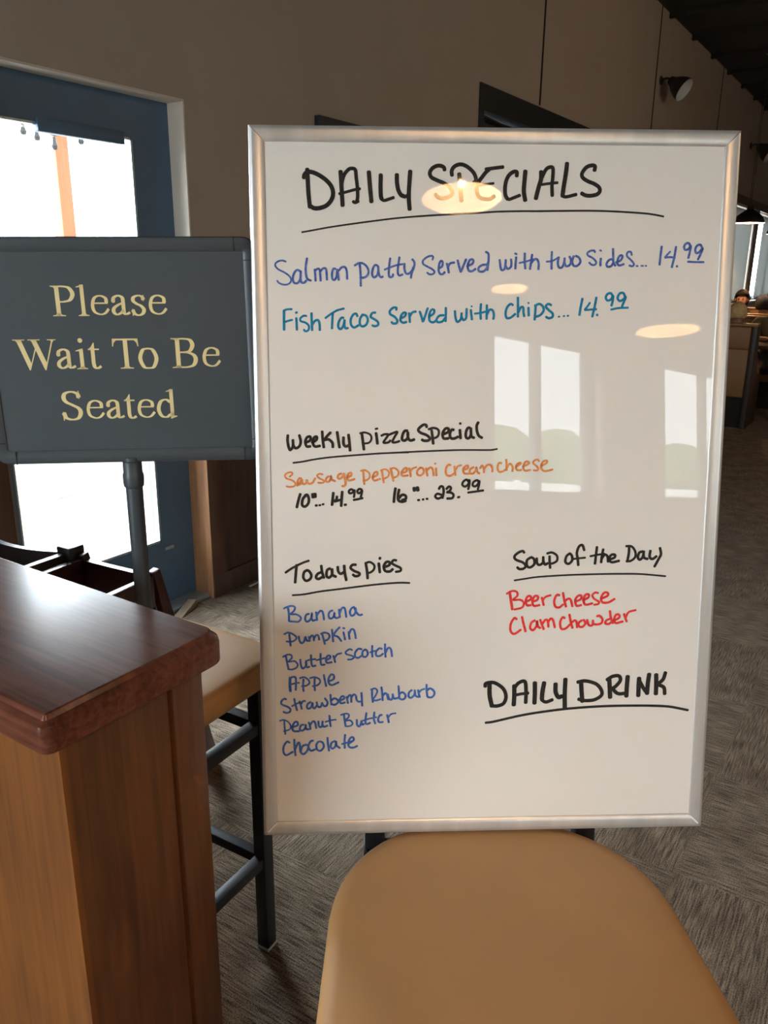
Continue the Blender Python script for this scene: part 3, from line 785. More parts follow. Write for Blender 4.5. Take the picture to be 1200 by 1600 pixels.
  (26,'1134 7200 1144 7242 1153 7288'),
  (26,'1144 7221 1169 7180 1194 7185 1198 7274'),
  (26,'1198 7211 1228 7170 1258 7186 1268 7243 1298 7270 1318 7265'),
  (26,'1333 7146 1338 7234 1342 7328'),
  (26,'1474 7111 1476 7200 1485 7278'),
  (22,'1457 7105 1514 7088 1545 7124 1520 7189 1485 7242'),
  (22,'1480 7254 1537 7255 1588 7238'),
  (26,'1600 7072 1611 7167 1616 7256'),
  (26,'1617 7191 1651 7156 1674 7180 1691 7245'),
  (26,'1685 7170 1702 7234 1736 7246 1753 7187'),
  (26,'1748 7171 1765 7229 1805 7229 1833 7218'),
  (26,'1827 7057 1833 7140 1839 7230'),
  (26,'1839 7170 1879 7147 1919 7183 1913 7231 1873 7248 1839 7230'),
  (26,'2004 7119 1970 7148 1962 7202 1993 7226 2039 7185 2046 7120'),
  (26,'2046 7132 2056 7197 2096 7216'),
  (26,'2090 7120 2099 7174 2113 7216'),
  (22,'2101 7162 2130 7121 2175 7104'),
  (26,'2203 7045 2204 7128 2214 7211'),
  (26,'2204 7134 2249 7099 2301 7135 2307 7183 2273 7222 2222 7221'),
  (19,'241 7520 295 7509 352 7537 386 7590 371 7642 293 7668'),
  (22,'302 7521 305 7611 313 7708'),
  (26,'414 7613 479 7584 472 7539 437 7546 410 7605 423 7665 499 7671'),
  (26,'557 7578 521 7592 509 7652 549 7660 585 7616 585 7571 591 7638 627 7646'),
  (26,'628 7549 642 7587 648 7644'),
  (26,'642 7587 685 7535 713 7558 727 7630'),
  (26,'756 7536 763 7604 798 7612 813 7537'),
  (26,'806 7567 827 7612 877 7598'),
  (26,'904 7457 909 7531 919 7609'),
  (20,'849 7545 920 7524 991 7515'),
  (21,'1056 7451 1120 7433 1163 7446 1155 7490 1105 7534 1176 7528 1212 7566 1190 7603 1126 7613'),
  (26,'1099 7452 1108 7534 1119 7609'),
  (26,'1269 7522 1273 7590 1304 7616 1333 7546'),
  (26,'1330 7538 1340 7591 1362 7583'),
  (26,'1398 7427 1388 7509 1387 7576 1419 7581 1447 7567'),
  (21,'1348 7538 1433 7510 1533 7489'),
  (26,'1505 7421 1498 7511 1516 7579'),
  (26,'1605 7460 1576 7467 1555 7519 1569 7560 1619 7558'),
  (26,'1676 7461 1688 7514 1698 7566'),
  (21,'1691 7499 1726 7452 1791 7438'),
  (26,'368 7829 333 7814 289 7881 285 7964 322 8005 409 7958'),
  (26,'430 7785 434 7898 443 8012'),
  (26,'438 7929 482 7831 503 7854 508 7960'),
  (26,'581 7863 538 7885 516 7960 551 7994 601 7947 617 7879 581 7860'),
  (26,'682 7805 646 7819 619 7887 651 7947 716 7926'),
  (26,'753 7821 724 7866 737 7934 780 7950 823 7898 810 7837 767 7817'),
  (26,'875 7767 881 7861 894 7952'),
  (26,'974 7817 931 7839 916 7899 945 7922 981 7885 989 7818 995 7878 1038 7916'),
  (26,'1111 7729 1103 7820 1105 7918'),
  (22,'1067 7861 1146 7838 1203 7821'),
  (26,'1160 7858 1225 7807 1218 7769 1182 7776 1153 7843 1167 7904 1224 7912 1274 7890'),
 ]),
 ('soup_heading','black',[
  (32,'3473 5264 3454 5242 3400 5260 3346 5310 3366 5356 3458 5394 3496 5440 3469 5477 3414 5482 3386 5458'),
  (32,'3557 5330 3512 5366 3514 5441 3560 5460 3611 5414 3603 5349 3566 5324'),
  (32,'3640 5340 3647 5405 3679 5429 3724 5396 3726 5322'),
  (32,'3723 5368 3752 5424 3788 5406'),
  (32,'3810 5313 3812 5387 3822 5471'),
  (29,'3776 5276 3839 5264 3905 5305 3910 5370 3862 5406 3816 5412'),
  (32,'4078 5278 4034 5315 4021 5389 4065 5417 4109 5371 4103 5306 4073 5278'),
  (32,'4266 5237 4240 5169 4195 5187 4170 5270 4182 5344 4194 5437'),
  (25,'4127 5353 4200 5344 4283 5337'),
  (32,'4434 5194 4424 5309 4415 5420'),
  (26,'4350 5318 4438 5300 4539 5287'),
  (32,'4518 5226 4503 5328 4497 5402'),
  (32,'4499 5356 4539 5300 4577 5319 4589 5394'),
  (32,'4597 5366 4670 5339 4678 5302 4632 5301 4602 5347 4635 5400 4736 5382'),
  (32,'4861 5182 4861 5275 4847 5377'),
  (29,'4821 5186 4895 5192 4944 5257 4947 5332 4894 5383 4833 5390'),
  (32,'5045 5258 5000 5276 4984 5341 5013 5369 5049 5332 5060 5258'),
  (32,'5055 5277 5068 5342 5115 5361'),
  (33,'5147 5250 5141 5333 5180 5361 5233 5325'),
  (33,'5274 5213 5291 5297 5263 5362 5212 5464'),
  (22,'3353 5634 3491 5613 3674 5589 4060 5568 4484 5559 4799 5558 5040 5564 5367 5595'),
 ]),
 ('soup_list','red',[
  (32,'3292 5785 3310 5896 3332 6026'),
  (26,'3254 5813 3323 5777 3386 5789 3395 5841 3342 5896 3435 5897 3483 5937 3461 6001 3360 6027'),
  (29,'3514 5922 3575 5891 3571 5851 3535 5850 3510 5906 3527 5970 3577 5970'),
  (29,'3600 5923 3662 5899 3668 5852 3629 5848 3599 5907 3617 5978 3695 5971'),
  (29,'3723 5868 3735 5916 3749 5972'),
  (26,'3735 5908 3770 5861 3840 5838'),
  (29,'3957 5839 3918 5838 3889 5910 3903 5989 3954 6006 4008 5967'),
  (29,'4003 5807 4021 5903 4048 5996'),
  (29,'4030 5919 4076 5888 4108 5904 4134 5992'),
  (29,'4171 5928 4241 5897 4247 5849 4208 5849 4170 5904 4189 5984 4251 5977'),
  (29,'4273 5913 4342 5874 4348 5835 4309 5834 4280 5898 4306 5970 4400 5955'),
  (26,'4473 5815 4434 5808 4396 5843 4421 5891 4485 5932 4479 5963 4424 5974'),
  (29,'4515 5892 4600 5853 4599 5813 4552 5813 4515 5876 4533 5940 4612 5944 4696 5897'),
  (29,'3394 6160 3363 6143 3317 6223 3316 6319 3367 6360 3452 6304'),
  (29,'3464 6128 3486 6217 3516 6329'),
  (29,'3638 6178 3591 6210 3577 6282 3617 6311 3663 6251 3664 6187 3679 6259 3711 6283'),
  (29,'3708 6171 3733 6235 3758 6300'),
  (29,'3738 6227 3779 6172 3810 6188 3820 6269'),
  (29,'3811 6212 3849 6157 3881 6181 3907 6278'),
  (29,'4037 6151 4005 6142 3976 6214 3994 6295 4049 6295 4111 6240'),
  (29,'4098 6103 4117 6200 4144 6288'),
  (29,'4126 6216 4172 6184 4196 6209 4206 6281'),
  (29,'4266 6185 4228 6217 4230 6265 4277 6274 4315 6226 4290 6177'),
  (29,'4337 6178 4363 6251 4410 6251 4416 6187'),
  (29,'4417 6227 4457 6244 4528 6228 4542 6172 4500 6124 4469 6131'),
  (29,'4652 6165 4597 6189 4583 6229 4631 6238 4669 6206'),
  (29,'4640 6061 4654 6149 4686 6230'),
  (29,'4708 6190 4770 6151 4760 6110 4721 6118 4700 6182 4725 6227 4819 6207'),
  (29,'4831 6103 4849 6152 4872 6208'),
  (26,'4857 6152 4893 6080 4987 6052'),
 ]),
 ('drink_heading','black',[
  (54,'3049 7047 3052 7207 3085 7360'),
  (45,'2990 7083 3001 7039 3108 7031 3228 7111 3273 7222 3244 7321 3162 7357 3085 7355'),
  (54,'3382 7076 3385 7212 3380 7348'),
  (45,'3382 7113 3440 7040 3523 7022 3543 7165 3542 7318'),
  (38,'3385 7212 3479 7193 3574 7183'),
  (54,'3659 7039 3663 7191 3661 7327'),
  (54,'3785 7040 3765 7168 3760 7267'),
  (43,'3756 7279 3816 7312 3904 7281'),
  (54,'3940 7060 3944 7171 3982 7245 4029 7234'),
  (43,'3982 7250 4029 7241 4076 7210'),
  (54,'4072 6995 4069 7197 4075 7395'),
  (54,'4286 7040 4297 7176 4312 7312'),
  (45,'4238 7039 4345 7024 4490 7068 4565 7155 4568 7229 4474 7290 4342 7300 4258 7279'),
  (54,'4667 6996 4679 7132 4689 7261'),
  (45,'4636 7013 4713 6965 4797 6961 4819 7023 4767 7096 4720 7133'),
  (45,'4720 7145 4795 7208 4903 7205'),
  (54,'4917 6968 4911 7111 4910 7247'),
  (54,'5074 6995 5072 7113 5073 7242'),
  (46,'5076 7027 5141 7139 5192 7209'),
  (54,'5209 6942 5197 7065 5192 7214'),
  (54,'5305 6948 5312 7092 5313 7221'),
  (46,'5431 6921 5400 7019 5326 7087'),
  (46,'5331 7087 5417 7130 5434 7222'),
  (31,'3004 7592 3118 7577 3451 7502 3736 7455 4118 7411 4550 7385 4935 7381 5273 7387 5515 7405 5765 7457'),
 ]),
]

U = 1e-4
for nm, colr, strokes in INK:
    mb = MB()
    for si, (w, pts) in enumerate(strokes):
        v = list(map(int, pts.split())); P = [Vector((v[i]*U-hw, 0, BH-v[i+1]*U)) for i in range(0, len(v), 2)]
        P = catmull(P, .0012); hwid = w*U*.56; y = .0037-.00001*(si % 9)
        rowl = []; n = len(P)
        for i, p in enumerate(P):
            d = (P[min(i+1, n-1)]-P[max(i-1, 0)]); d = d.normalized() if d.length > 0 else Vector((1, 0, 0))
            nn = Vector((-d.z, 0, d.x)); f = 1.0
            rowl.append((mb.bm.verts.new((p.x+nn.x*hwid*f, y, p.z+nn.z*hwid*f)), mb.bm.verts.new((p.x-nn.x*hwid*f, y, p.z-nn.z*hwid*f))))
        for a, b in zip(rowl, rowl[1:]): mb.bm.faces.new((a[0], b[0], b[1], a[1]))
        for (p, dsg, ri) in ((P[0], -1, 0), (P[-1], 1, -1)):          # rounded felt-tip ends
            q = P[1] if dsg < 0 else P[-2]; d = (p-q).normalized(); nn = Vector((-d.z, 0, d.x)); c0 = mb.bm.verts.new((p.x, y, p.z)); fan = []
            for k in range(7):
                t = -math.pi/2+math.pi*k/6; fan.append(mb.bm.verts.new((p.x+(d.x*math.cos(t)*.7+nn.x*math.sin(t))*hwid, y, p.z+(d.z*math.cos(t)*.7+nn.z*math.sin(t))*hwid)))
            for a, b in zip(fan, fan[1:]): mb.bm.faces.new((c0, a, b))
    for f in mb.bm.faces:
        f.normal_update()
        if f.normal.y > 0: f.normal_flip()
    o = mb.build(nm, ink_mat(colr), wb, smooth=0, recalc=False)
    o['label'] = '%s marker handwriting' % colr

# ------------------------------------------------------------------ bar stools
M_vinyl = mat('tan_vinyl', (0.50, 0.275, 0.115), rough=0.5, noise=0.10, nscale=5, bump=0.03, coat=0.10, coatrough=.14, spec=.3)
M_black = mat('black_powder_coat', (0.014, 0.015, 0.018), rough=0.42)
M_foot = mat('pale_nylon', (.55, .55, .53), rough=.4)
def rounded_outline(hx, hy0, hy1, r_back, r_front, n=10):
    """seat outline in (x,y): y from -hy0 (front) to hy1 (back)"""
    pts = []
    for cx, cy, r_, a0 in ((hx-r_back, hy1-r_back, r_back, 0), (-hx+r_back, hy1-r_back, r_back, 90), (-hx+r_front, -hy0+r_front, r_front, 180), (hx-r_front, -hy0+r_front, r_front, 270)):
        for k in range(n+1):
            a = R(a0+90*k/n); pts.append((cx+r_*math.cos(a), cy+r_*math.sin(a)))
    return pts
def cushion(outline, z0, z1, crown):
    """padded seat: outline swept up with a soft rolled edge and a crowned top"""
    mb = MB(); cx = sum(p[0] for p in outline)/len(outline); cy = sum(p[1] for p in outline)/len(outline)
    th = z1-z0; levels = [(0.955, z0), (0.99, z0+.006), (1.0, z0+th*.35), (.998, z0+th*.62), (.985, z0+th*.84), (.955, z0+th*.965), (.90, z0+th*1.0)]
    for s_ in (.75, .55, .35, .18, .06): levels.append((s_, z1+crown*(1-(s_/.9)**2)))
    rings = [[mb.bm.verts.new((cx+(x-cx)*s_, cy+(y-cy)*s_, z)) for x, y in outline] for s_, z in levels]
    n = len(outline)
    for a, b in zip(rings, rings[1:]):
        for k in range(n): mb.bm.faces.new((a[k], a[(k+1) % n], b[(k+1) % n], b[k]))
    mb.bm.faces.new(rings[0][::-1]); mb.bm.faces.new(rings[-1])
    return mb
def bar_stool(name, label, loc, rotz, outline, seat_top, lx, ly0, ly1, back=False, crown=.008, thick=.055, leg_w=.032):
    """local Y is the back of the stool"""
    t = thing(name, label, 'bar stool', loc, rotz)
    cushion(outline, seat_top-thick, seat_top-crown, crown).build('seat_cushion', M_vinyl, t, smooth=60)
    zt = seat_top-thick; fr_ = MB()
    for x in (-lx, lx): fr_.box(x-.012, x+.012, -ly0, ly1, zt-.022, zt-.001)
    fr_.box(-lx, lx, -ly0-.012, -ly0+.012, zt-.022, zt-.001); fr_.box(-lx, lx, ly1-.012, ly1+.012, zt-.022, zt-.001)
    fr_.build('seat_frame', M_black, t, smooth=0)
    for x in (-lx, lx):
        for y in (-ly0, ly1):
            lg = MB().box(x-leg_w/2, x+leg_w/2, y-leg_w/2, y+leg_w/2, .006, zt-.001, bev=.002).build('leg', M_black, t)
            MB().box(x-leg_w/2-.0005, x+leg_w/2+.0005, y-leg_w/2-.0005, y+leg_w/2+.0005, 0, .007).build('foot_cap', M_foot, lg, smooth=0)
    for z in (.225, .555):
        w = .024
        for x in (-lx, lx): MB().box(x-w/2, x+w/2, -ly0+leg_w/2, ly1-leg_w/2, z, z+w, bev=.0015).build('stretcher', M_black, t)
        for y in (-ly0, ly1): MB().box(-lx+leg_w/2, lx-leg_w/2, y-w/2, y+w/2, z, z+w, bev=.0015).build('stretcher', M_black, t)
    if back:
        bx_ = back; rake = math.tan(R(8.96)); zb = seat_top+.36
        for x in (-bx_, bx_):
            MB().bar((x, ly1+.0, zt-.02), (x, ly1+.0+rake*(zb-zt), zb), .028, .028, bev=.002, upv=(0, 1, 0)).build('back_post', M_black, t)
        for zz in (seat_top+.14, seat_top+.23, seat_top+.32):
            y = ly1+rake*(zz-zt)
            MB().box(-bx_+.014, bx_-.014, y-.009, y+.009, zz-.02, zz+.02, bev=.002).build('back_slat', M_black, t)
    return t
SD = Vector((.8155, .5785, 0)); SO = Vector((.8535, .3815, 0)); rz = math.atan2(SD.y, SD.x)-math.pi/2
# near stool: local Y = SD, origin under the line where the board stands
near_outline = rounded_outline(.229, .43, .028, .155, .06)
near_outline = [(x*(1-.14*max(0, (y+.30)/.328)), y) for x, y in near_outline]
bar_stool('bar_stool', 'bar stool with tan vinyl seat in the foreground, carrying the whiteboard', SO, rz, near_outline, .7345, .151, .38, .046, back=.151, crown=.004)
fo = rounded_outline(.205, .196, .196, .018, .018, n=4)
bar_stool('bar_stool', 'backless black framed bar stool with square tan seat beside the wooden counter', (.923, 1.147, 0), R(2.5), fo, .735, .150, .150, .150, crown=.004, thick=.06, leg_w=.030)

# ------------------------------------------------------------------ bar counter end at the left
M_cap = wood('countertop_mahogany', (0.075, 0.025, 0.016), (0.175, 0.064, 0.036), rough=0.20, coat=0.0, axis='Y', scale=16, blotch=.5)
M_cap.node_tree.nodes['Bump'].inputs['Strength'].default_value = .015
M_cap.node_tree.nodes['Principled BSDF'].inputs['Specular IOR Level'].default_value = 0.14
M_body = wood('counter_body_wood', (0.075, 0.026, 0.009), (0.150, 0.055, 0.018), rough=0.42, coat=0.0, axis='Z', scale=15, blotch=.5)
ct = thing('bar_counter', 'end of a stained wooden bar counter with polished dark top, left foreground', 'counter', (.49, .62, 0))
capo = []
x0, x1, y0, y1 = -.120, .122, -.010, 1.28
for cx, cy, r_, a0 in ((x1-.022, y1-.022, .022, 0), (x0+.022, y1-.022, .022, 90), (x0+.0125, y0+.0125, .0125, 180), (x1-.026, y0+.026, .026, 270)):
    for k_ in range(7):
        a = R(a0+15*k_); capo.append((cx+r_*math.cos(a), cy+r_*math.sin(a)))
mb = MB(); lev = [(0.0015, 1.032), (0, 1.0335), (0, 1.0565), (.0012, 1.0605), (.0045, 1.0635), (.0068, 1.0645), (.0095, 1.0690), (.0115, 1.070)]
rings = []
n = len(capo)
for off_, z in lev:
    ring = []
    for i, (x, y) in enumerate(capo):
        a, b = capo[i-1], capo[(i+1) % n]; d = Vector((b[0]-a[0], b[1]-a[1])).normalized(); ring.append(mb.bm.verts.new((x-d.y*off_, y+d.x*off_, z)))
    rings.append(ring)
for a, b in zip(rings, rings[1:]):
    for k_ in range(n): mb.bm.faces.new((a[k_], a[(k_+1) % n], b[(k_+1) % n], b[k_]))
mb.bm.faces.new(rings[0][::-1]); mb.bm.faces.new(rings[-1])
mb.build('countertop', M_cap, ct, smooth=25)
bx0, bx1, by0 = -.090, .094, .012
MB().box(bx0+.004, bx1-.006, by0+.004, 1.26, .08, 1.032).build('counter_body', M_body, ct, smooth=0)
MB().box(bx0+.0045, bx1-.050, by0, by0+.008, .09, 1.0325).build('end_panel', M_body, ct, smooth=0)
MB().box(bx1-.046, bx1, by0-.005, by0+.03, 0.0, 1.0325, bev=.003).build('end_stile', M_body, ct)
M_lit_side = wood('counter_lit_side_wood', (0.110, 0.035, 0.007), (0.215, 0.075, 0.013), rough=0.42, coat=0.0, axis='Z', scale=15, blotch=.5)  # lighter, oranger copy of the body wood: warm light put into the colour
MB().box(bx0-.003, bx0+.0045, by0, 1.26, .09, 1.0325).build('side_panel', M_lit_side, ct, smooth=0)
MB().box(bx0+.0, bx1-.004, by0+.004, 1.26, 0, .09).build('plinth', M_body, ct, smooth=0)

# ------------------------------------------------------------------ waiting sign on its stand
sg = thing('sign_stand', 'slate grey pedestal sign reading Please Wait To Be Seated, behind the counter', 'sign', (0.7336, 0.8832, 0), R(-52))
M_sf = mat('slate_plastic_frame', (0.055, 0.068, 0.080), rough=0.38, noise=.1, nscale=8)
M_sp = mat('slate_sign_panel', (0.062, 0.080, 0.095), rough=0.30, noise=.06, nscale=4, coat=.3, coatrough=.12)
RHO = -R(0.75)
rot = Matrix.Translation((0, 0, 1.3625)) @ Matrix.Rotation(RHO, 4, 'Y')
def sign_part(o): o.matrix_local = rot; return o
sxl, sxr, szb, szt, fwid = -.201, .172, -.157, .1435, .0185
def rr_out(xl, xr, zb, zt, r_, n_=6):
    pts = []
    for cx, cz, a0 in ((xr-r_, zt-r_, 0), (xl+r_, zt-r_, 90), (xl+r_, zb+r_, 180), (xr-r_, zb+r_, 270)):
        for k_ in range(n_+1):
            a = R(a0+90*k_/n_); pts.append((cx+r_*math.cos(a), cz+r_*math.sin(a)))
    return pts
mb = MB(); prof = [(0, .016), (0, .004), (.0015, .001), (.004, 0), (.0150, .0008), (.0185, .0026), (.0185, .016)]
outl = rr_out(sxl, sxr, szb, szt, .020); innl = rr_out(sxl+fwid, sxr-fwid, szb+fwid, szt-fwid, .0025); rings = []
for w_, y in prof:
    f = w_/fwid; rings.append([mb.bm.verts.new((a[0]*(1-f)+b[0]*f, y, a[1]*(1-f)+b[1]*f)) for a, b in zip(outl, innl)])
n = len(outl)
rings.append(rings[0])
for a, b in zip(rings, rings[1:]):
    for k_ in range(n): mb.bm.faces.new((a[k_], a[(k_+1) % n], b[(k_+1) % n], b[k_]))
frame = sign_part(mb.build('sign_frame', M_sf, sg, smooth=30))
for sx_, c_ in ((1, sxr), (-1, sxl)):
    for szs, zc in ((1, szt), (-1, szb)):
        seam = MB(); xa = c_-sx_*.030; seam.box(xa-.0004, xa+.0004, -.0002, .002, *sorted((zc, zc-szs*.018)))
        za = zc-szs*.030; seam.box(*sorted((c_, c_-sx_*.018)), -.0002, .002, za-.0004, za+.0004)
        seam.build('corner_seam', M_dark, frame, smooth=0)
sign_part(MB().box(sxl+.012, sxr-.012, .0040, .013, szb+.012, szt-.012).build('sign_panel', M_sp, sg, smooth=0))
# serif lettering drawn with a broad pen: heavy uprights, hairline curves, bracketed serifs
TK, TN = 96, 34
def pen(mb, pts, E, ox, oz, tk=TK, tn=TN, taper=None):
    P = catmull([Vector((x, 0, z)) for x, z in pts], 14); n = len(P); row = []
    for i, p in enumerate(P):
        d = (P[min(i+1, n-1)]-P[max(i-1, 0)]).normalized(); w = tn+(tk-tn)*abs(d.z)**1.3
        if taper:
            f = i/(n-1); w *= taper[0]+(taper[1]-taper[0])*f
        nn = Vector((-d.z, 0, d.x)); row.append([mb.bm.verts.new((ox+(q.x)*E, .0036, oz+q.z*E)) for q in (p+nn*(w/2), p-nn*(w/2))])
    for a, b in zip(row, row[1:]): mb.bm.faces.new((a[0], b[0], b[1], a[1]))
def poly(mb, pts, E, ox, oz):
    mb.bm.faces.new([mb.bm.verts.new((ox+x*E, .0036, oz+z*E)) for x, z in pts])
def serif(mb, x, z, wl, wr, up_, E, ox, oz, stem=48):
    s = 1 if up_ else -1    # up_: serif at a stem's foot
    poly(mb, [(x-wl, z), (x+wr, z), (x+wr, z+s*20), (x+stem+22, z+s*30), (x+stem, z+s*62), (x-stem, z+s*62), (x-stem-22, z+s*30), (x-wl, z+s*20)], E, ox, oz)
def rect(mb, x0_, x1_, z0_, z1_, E, ox, oz): poly(mb, [(x0_, z0_), (x1_, z0_), (x1_, z1_), (x0_, z1_)], E, ox, oz)
def glyph(mb, ch, E, ox, oz):
    a = (E, ox, oz)
    if ch == 'P':
        rect(mb, 102, 198, 0, 662, *a); serif(mb, 150, 0, 134, 146, True, *a); poly(mb, [(16, 662), (160, 662), (160, 600), (102, 600), (84, 630), (16, 642)], *a)
        pen(mb, [(150, 645), (290, 645), (420, 610), (488, 480), (420, 355), (300, 318), (196, 312)], *a)
    elif ch == 'B':
        rect(mb, 112, 208, 0, 662, *a); serif(mb, 160, 0, 143, 60, True, *a); poly(mb, [(17, 662), (170, 662), (170, 600), (112, 600), (94, 630), (17, 642)], *a)
        pen(mb, [(160, 645), (310, 645), (440, 615), (490, 505), (430, 385), (320, 352), (200, 348)], *a); pen(mb, [(260, 350), (400, 335), (510, 280), (545, 180), (490, 65), (360, 20), (160, 17)], *a)
    elif ch == 'T':
        rect(mb, 257, 353, 0, 640, *a); serif(mb, 305, 0, 145, 147, True, *a); rect(mb, 40, 570, 624, 662, *a)
        poly(mb, [(17, 492), (40, 492), (58, 570), (110, 624), (110, 650), (40, 662), (28, 662)], *a); poly(mb, [(593, 492), (582, 662), (570, 662), (500, 650), (500, 624), (552, 570), (570, 492)], *a)
    elif ch == 'W':
        poly(mb, [(75, 662), (185, 662), (352, 150), (318, -11), (300, -11)], *a); poly(mb, [(300, -11), (322, -11), (500, 480), (480, 510)], *a)
        poly(mb, [(395, 662), (505, 662), (690, 150), (655, -11), (635, -11)], *a); poly(mb, [(635, -11), (660, -11), (868, 640), (836, 640)], *a)
        for xl_, xr_ in ((5, 265), (330, 590), (745, 932)): rect(mb, xl_, xr_, 642, 662, *a)
        poly(mb, [(60, 645), (200, 645), (182, 600), (95, 600)], *a); poly(mb, [(385, 645), (520, 645), (505, 600), (420, 600)], *a); poly(mb, [(810, 645), (890, 645), (862, 600), (836, 600)], *a)
    elif ch == 'S':
        pen(mb, [(438, 515), (405, 610), (270, 655), (130, 610), (95, 505), (150, 415), (280, 345), (410, 265), (445, 160), (380, 40), (240, 5), (110, 50), (60, 170)], *a, tk=100, tn=36)
        rect(mb, 425, 447, 490, 676, *a); rect(mb, 42, 66, -14, 190, *a)
    elif ch == 'l':
        rect(mb, 97, 181, 0, 683, *a); serif(mb, 139, 0, 120, 118, True, *a, stem=42); poly(mb, [(19, 622), (97, 628), (97, 580), (181, 683), (160, 683), (19, 640)], *a)
    elif ch == 'i':
        rect(mb, 97, 181, 0, 440, *a); serif(mb, 139, 0, 123, 114, True, *a, stem=42); poly(mb, [(20, 394), (97, 396), (97, 350), (181, 460), (160, 456), (20, 412)], *a)
        poly(mb, [(139+52*math.cos(k_*.5236), 630+52*math.sin(k_*.5236)) for k_ in range(12)], *a)
    elif ch == 't':
        pen(mb, [(112, 430), (112, 300), (112, 110), (140, 35), (200, 22), (270, 62)], *a, tk=84, tn=36); rect(mb, 13, 255, 418, 450, *a); poly(mb, [(13, 432), (70, 418), (154, 418), (154, 579), (138, 579), (80, 490)], *a)
    elif ch == 'e':
        rect(mb, 90, 405, 262, 294, *a); pen(mb, [(378, 285), (360, 390), (240, 440), (120, 390), (68, 235), (100, 95), (220, 35), (330, 60), (418, 155)], *a, tk=88, tn=36, taper=(.9, .8))
    elif ch == 'a':
        pen(mb, [(80, 325), (105, 400), (200, 440), (285, 400), (300, 310), (300, 120), (315, 50), (360, 38), (438, 72)], *a, tk=84, tn=36); pen(mb, [(298, 285), (180, 235), (90, 165), (78, 85), (140, 30), (225, 55), (300, 120)], *a, tk=84, tn=32)
        poly(mb, [(85+45*math.cos(k_*.5236), 325+42*math.sin(k_*.5236)) for k_ in range(12)], *a)
    elif ch == 's':
        pen(mb, [(308, 345), (280, 415), (190, 440), (95, 400), (82, 325), (150, 265), (250, 210), (305, 130), (270, 45), (180, 10), (95, 45), (55, 130)], *a, tk=86, tn=32); rect(mb, 298, 318, 320, 452, *a); rect(mb, 45, 66, -4, 150, *a)
    elif ch == 'o':
        pen(mb, [(250, 442), (140, 405), (72, 225), (140, 40), (250, 8), (360, 40), (428, 225), (360, 405), (250, 442)], *a, tk=88, tn=34)
    elif ch == 'd':
        rect(mb, 340, 424, 40, 683, *a); poly(mb, [(262, 622), (340, 628), (340, 580), (424, 683), (404, 683), (262, 640)], *a); poly(mb, [(340, -10), (360, -10), (491, 38), (491, 56), (424, 62), (424, 130), (340, 130)], *a)
        pen(mb, [(345, 380), (250, 440), (130, 390), (72, 220), (125, 65), (240, 28), (345, 95)], *a, tk=88, tn=34)
ADV = dict(P=556, l=278, e=444, a=444, s=389, W=944, i=278, t=278, T=611, o=500, B=667, S=556, d=500)
M_gold = mat('pale_gold_vinyl', (0.78, 0.66, 0.33), rough=.45)
def sign_word(text, x0_, x1_, base, E):
    mb = MB(); adv = 0; pl = []
    for i, ch in enumerate(text):
        if ch == ' ': adv += 250; continue
        pl.append((ch, adv)); adv += ADV[ch]
        if text[i:i+2] in ('Wa', 'To'): adv -= 75
    s = (x1_-x0_)/(adv*1.0); ang = 0
    for ch, a_ in pl: glyph(mb, ch, s, x0_+a_*s, base)
    for f in mb.bm.faces:
        f.normal_update()
        if f.normal.y > 0: f.normal_flip()
    bmesh.ops.triangulate(mb.bm, faces=[f for f in mb.bm.faces if len(f.verts) > 4])
    o = sign_part(mb.build('sign_lettering', M_gold, sg, smooth=0, recalc=False)); o['label'] = 'pale gold serif lettering'
sign_word('Please', -.1005, .0502, .0432, .0589); sign_word('Wait To Be', -.1568, .1168, -.0268, .0589); sign_word('Seated', -.1045, .0525, -.0957, .0589)
pole = MB().tube([(-.0150, .008, .022), (-.0146, .008, 1.212)], .0118, n=20)
pole.build('pole', M_sf, sg)
MB().lathe([(.0118, 1.168), (.0138, 1.170), (.0145, 1.178), (.0145, 1.186), (.0132, 1.190), (.0132, 1.206), (.008, 1.208)], n=24, m=Matrix.Translation((-.0146, .008, 0))).build('pole_collar', M_sf, sg)
MB().lathe([(0, 0), (.090, 0), (.092, .004), (.090, .010), (.05, .017), (.018, .022), (.014, .03), (0, .03)], n=40, m=Matrix.Translation((-.0150, .008, 0))).build('base', M_black, sg)
MB().box(-.045, .015, .0165, .026, 1.205, 1.46).build('back_bracket', M_sf, sg, smooth=0)

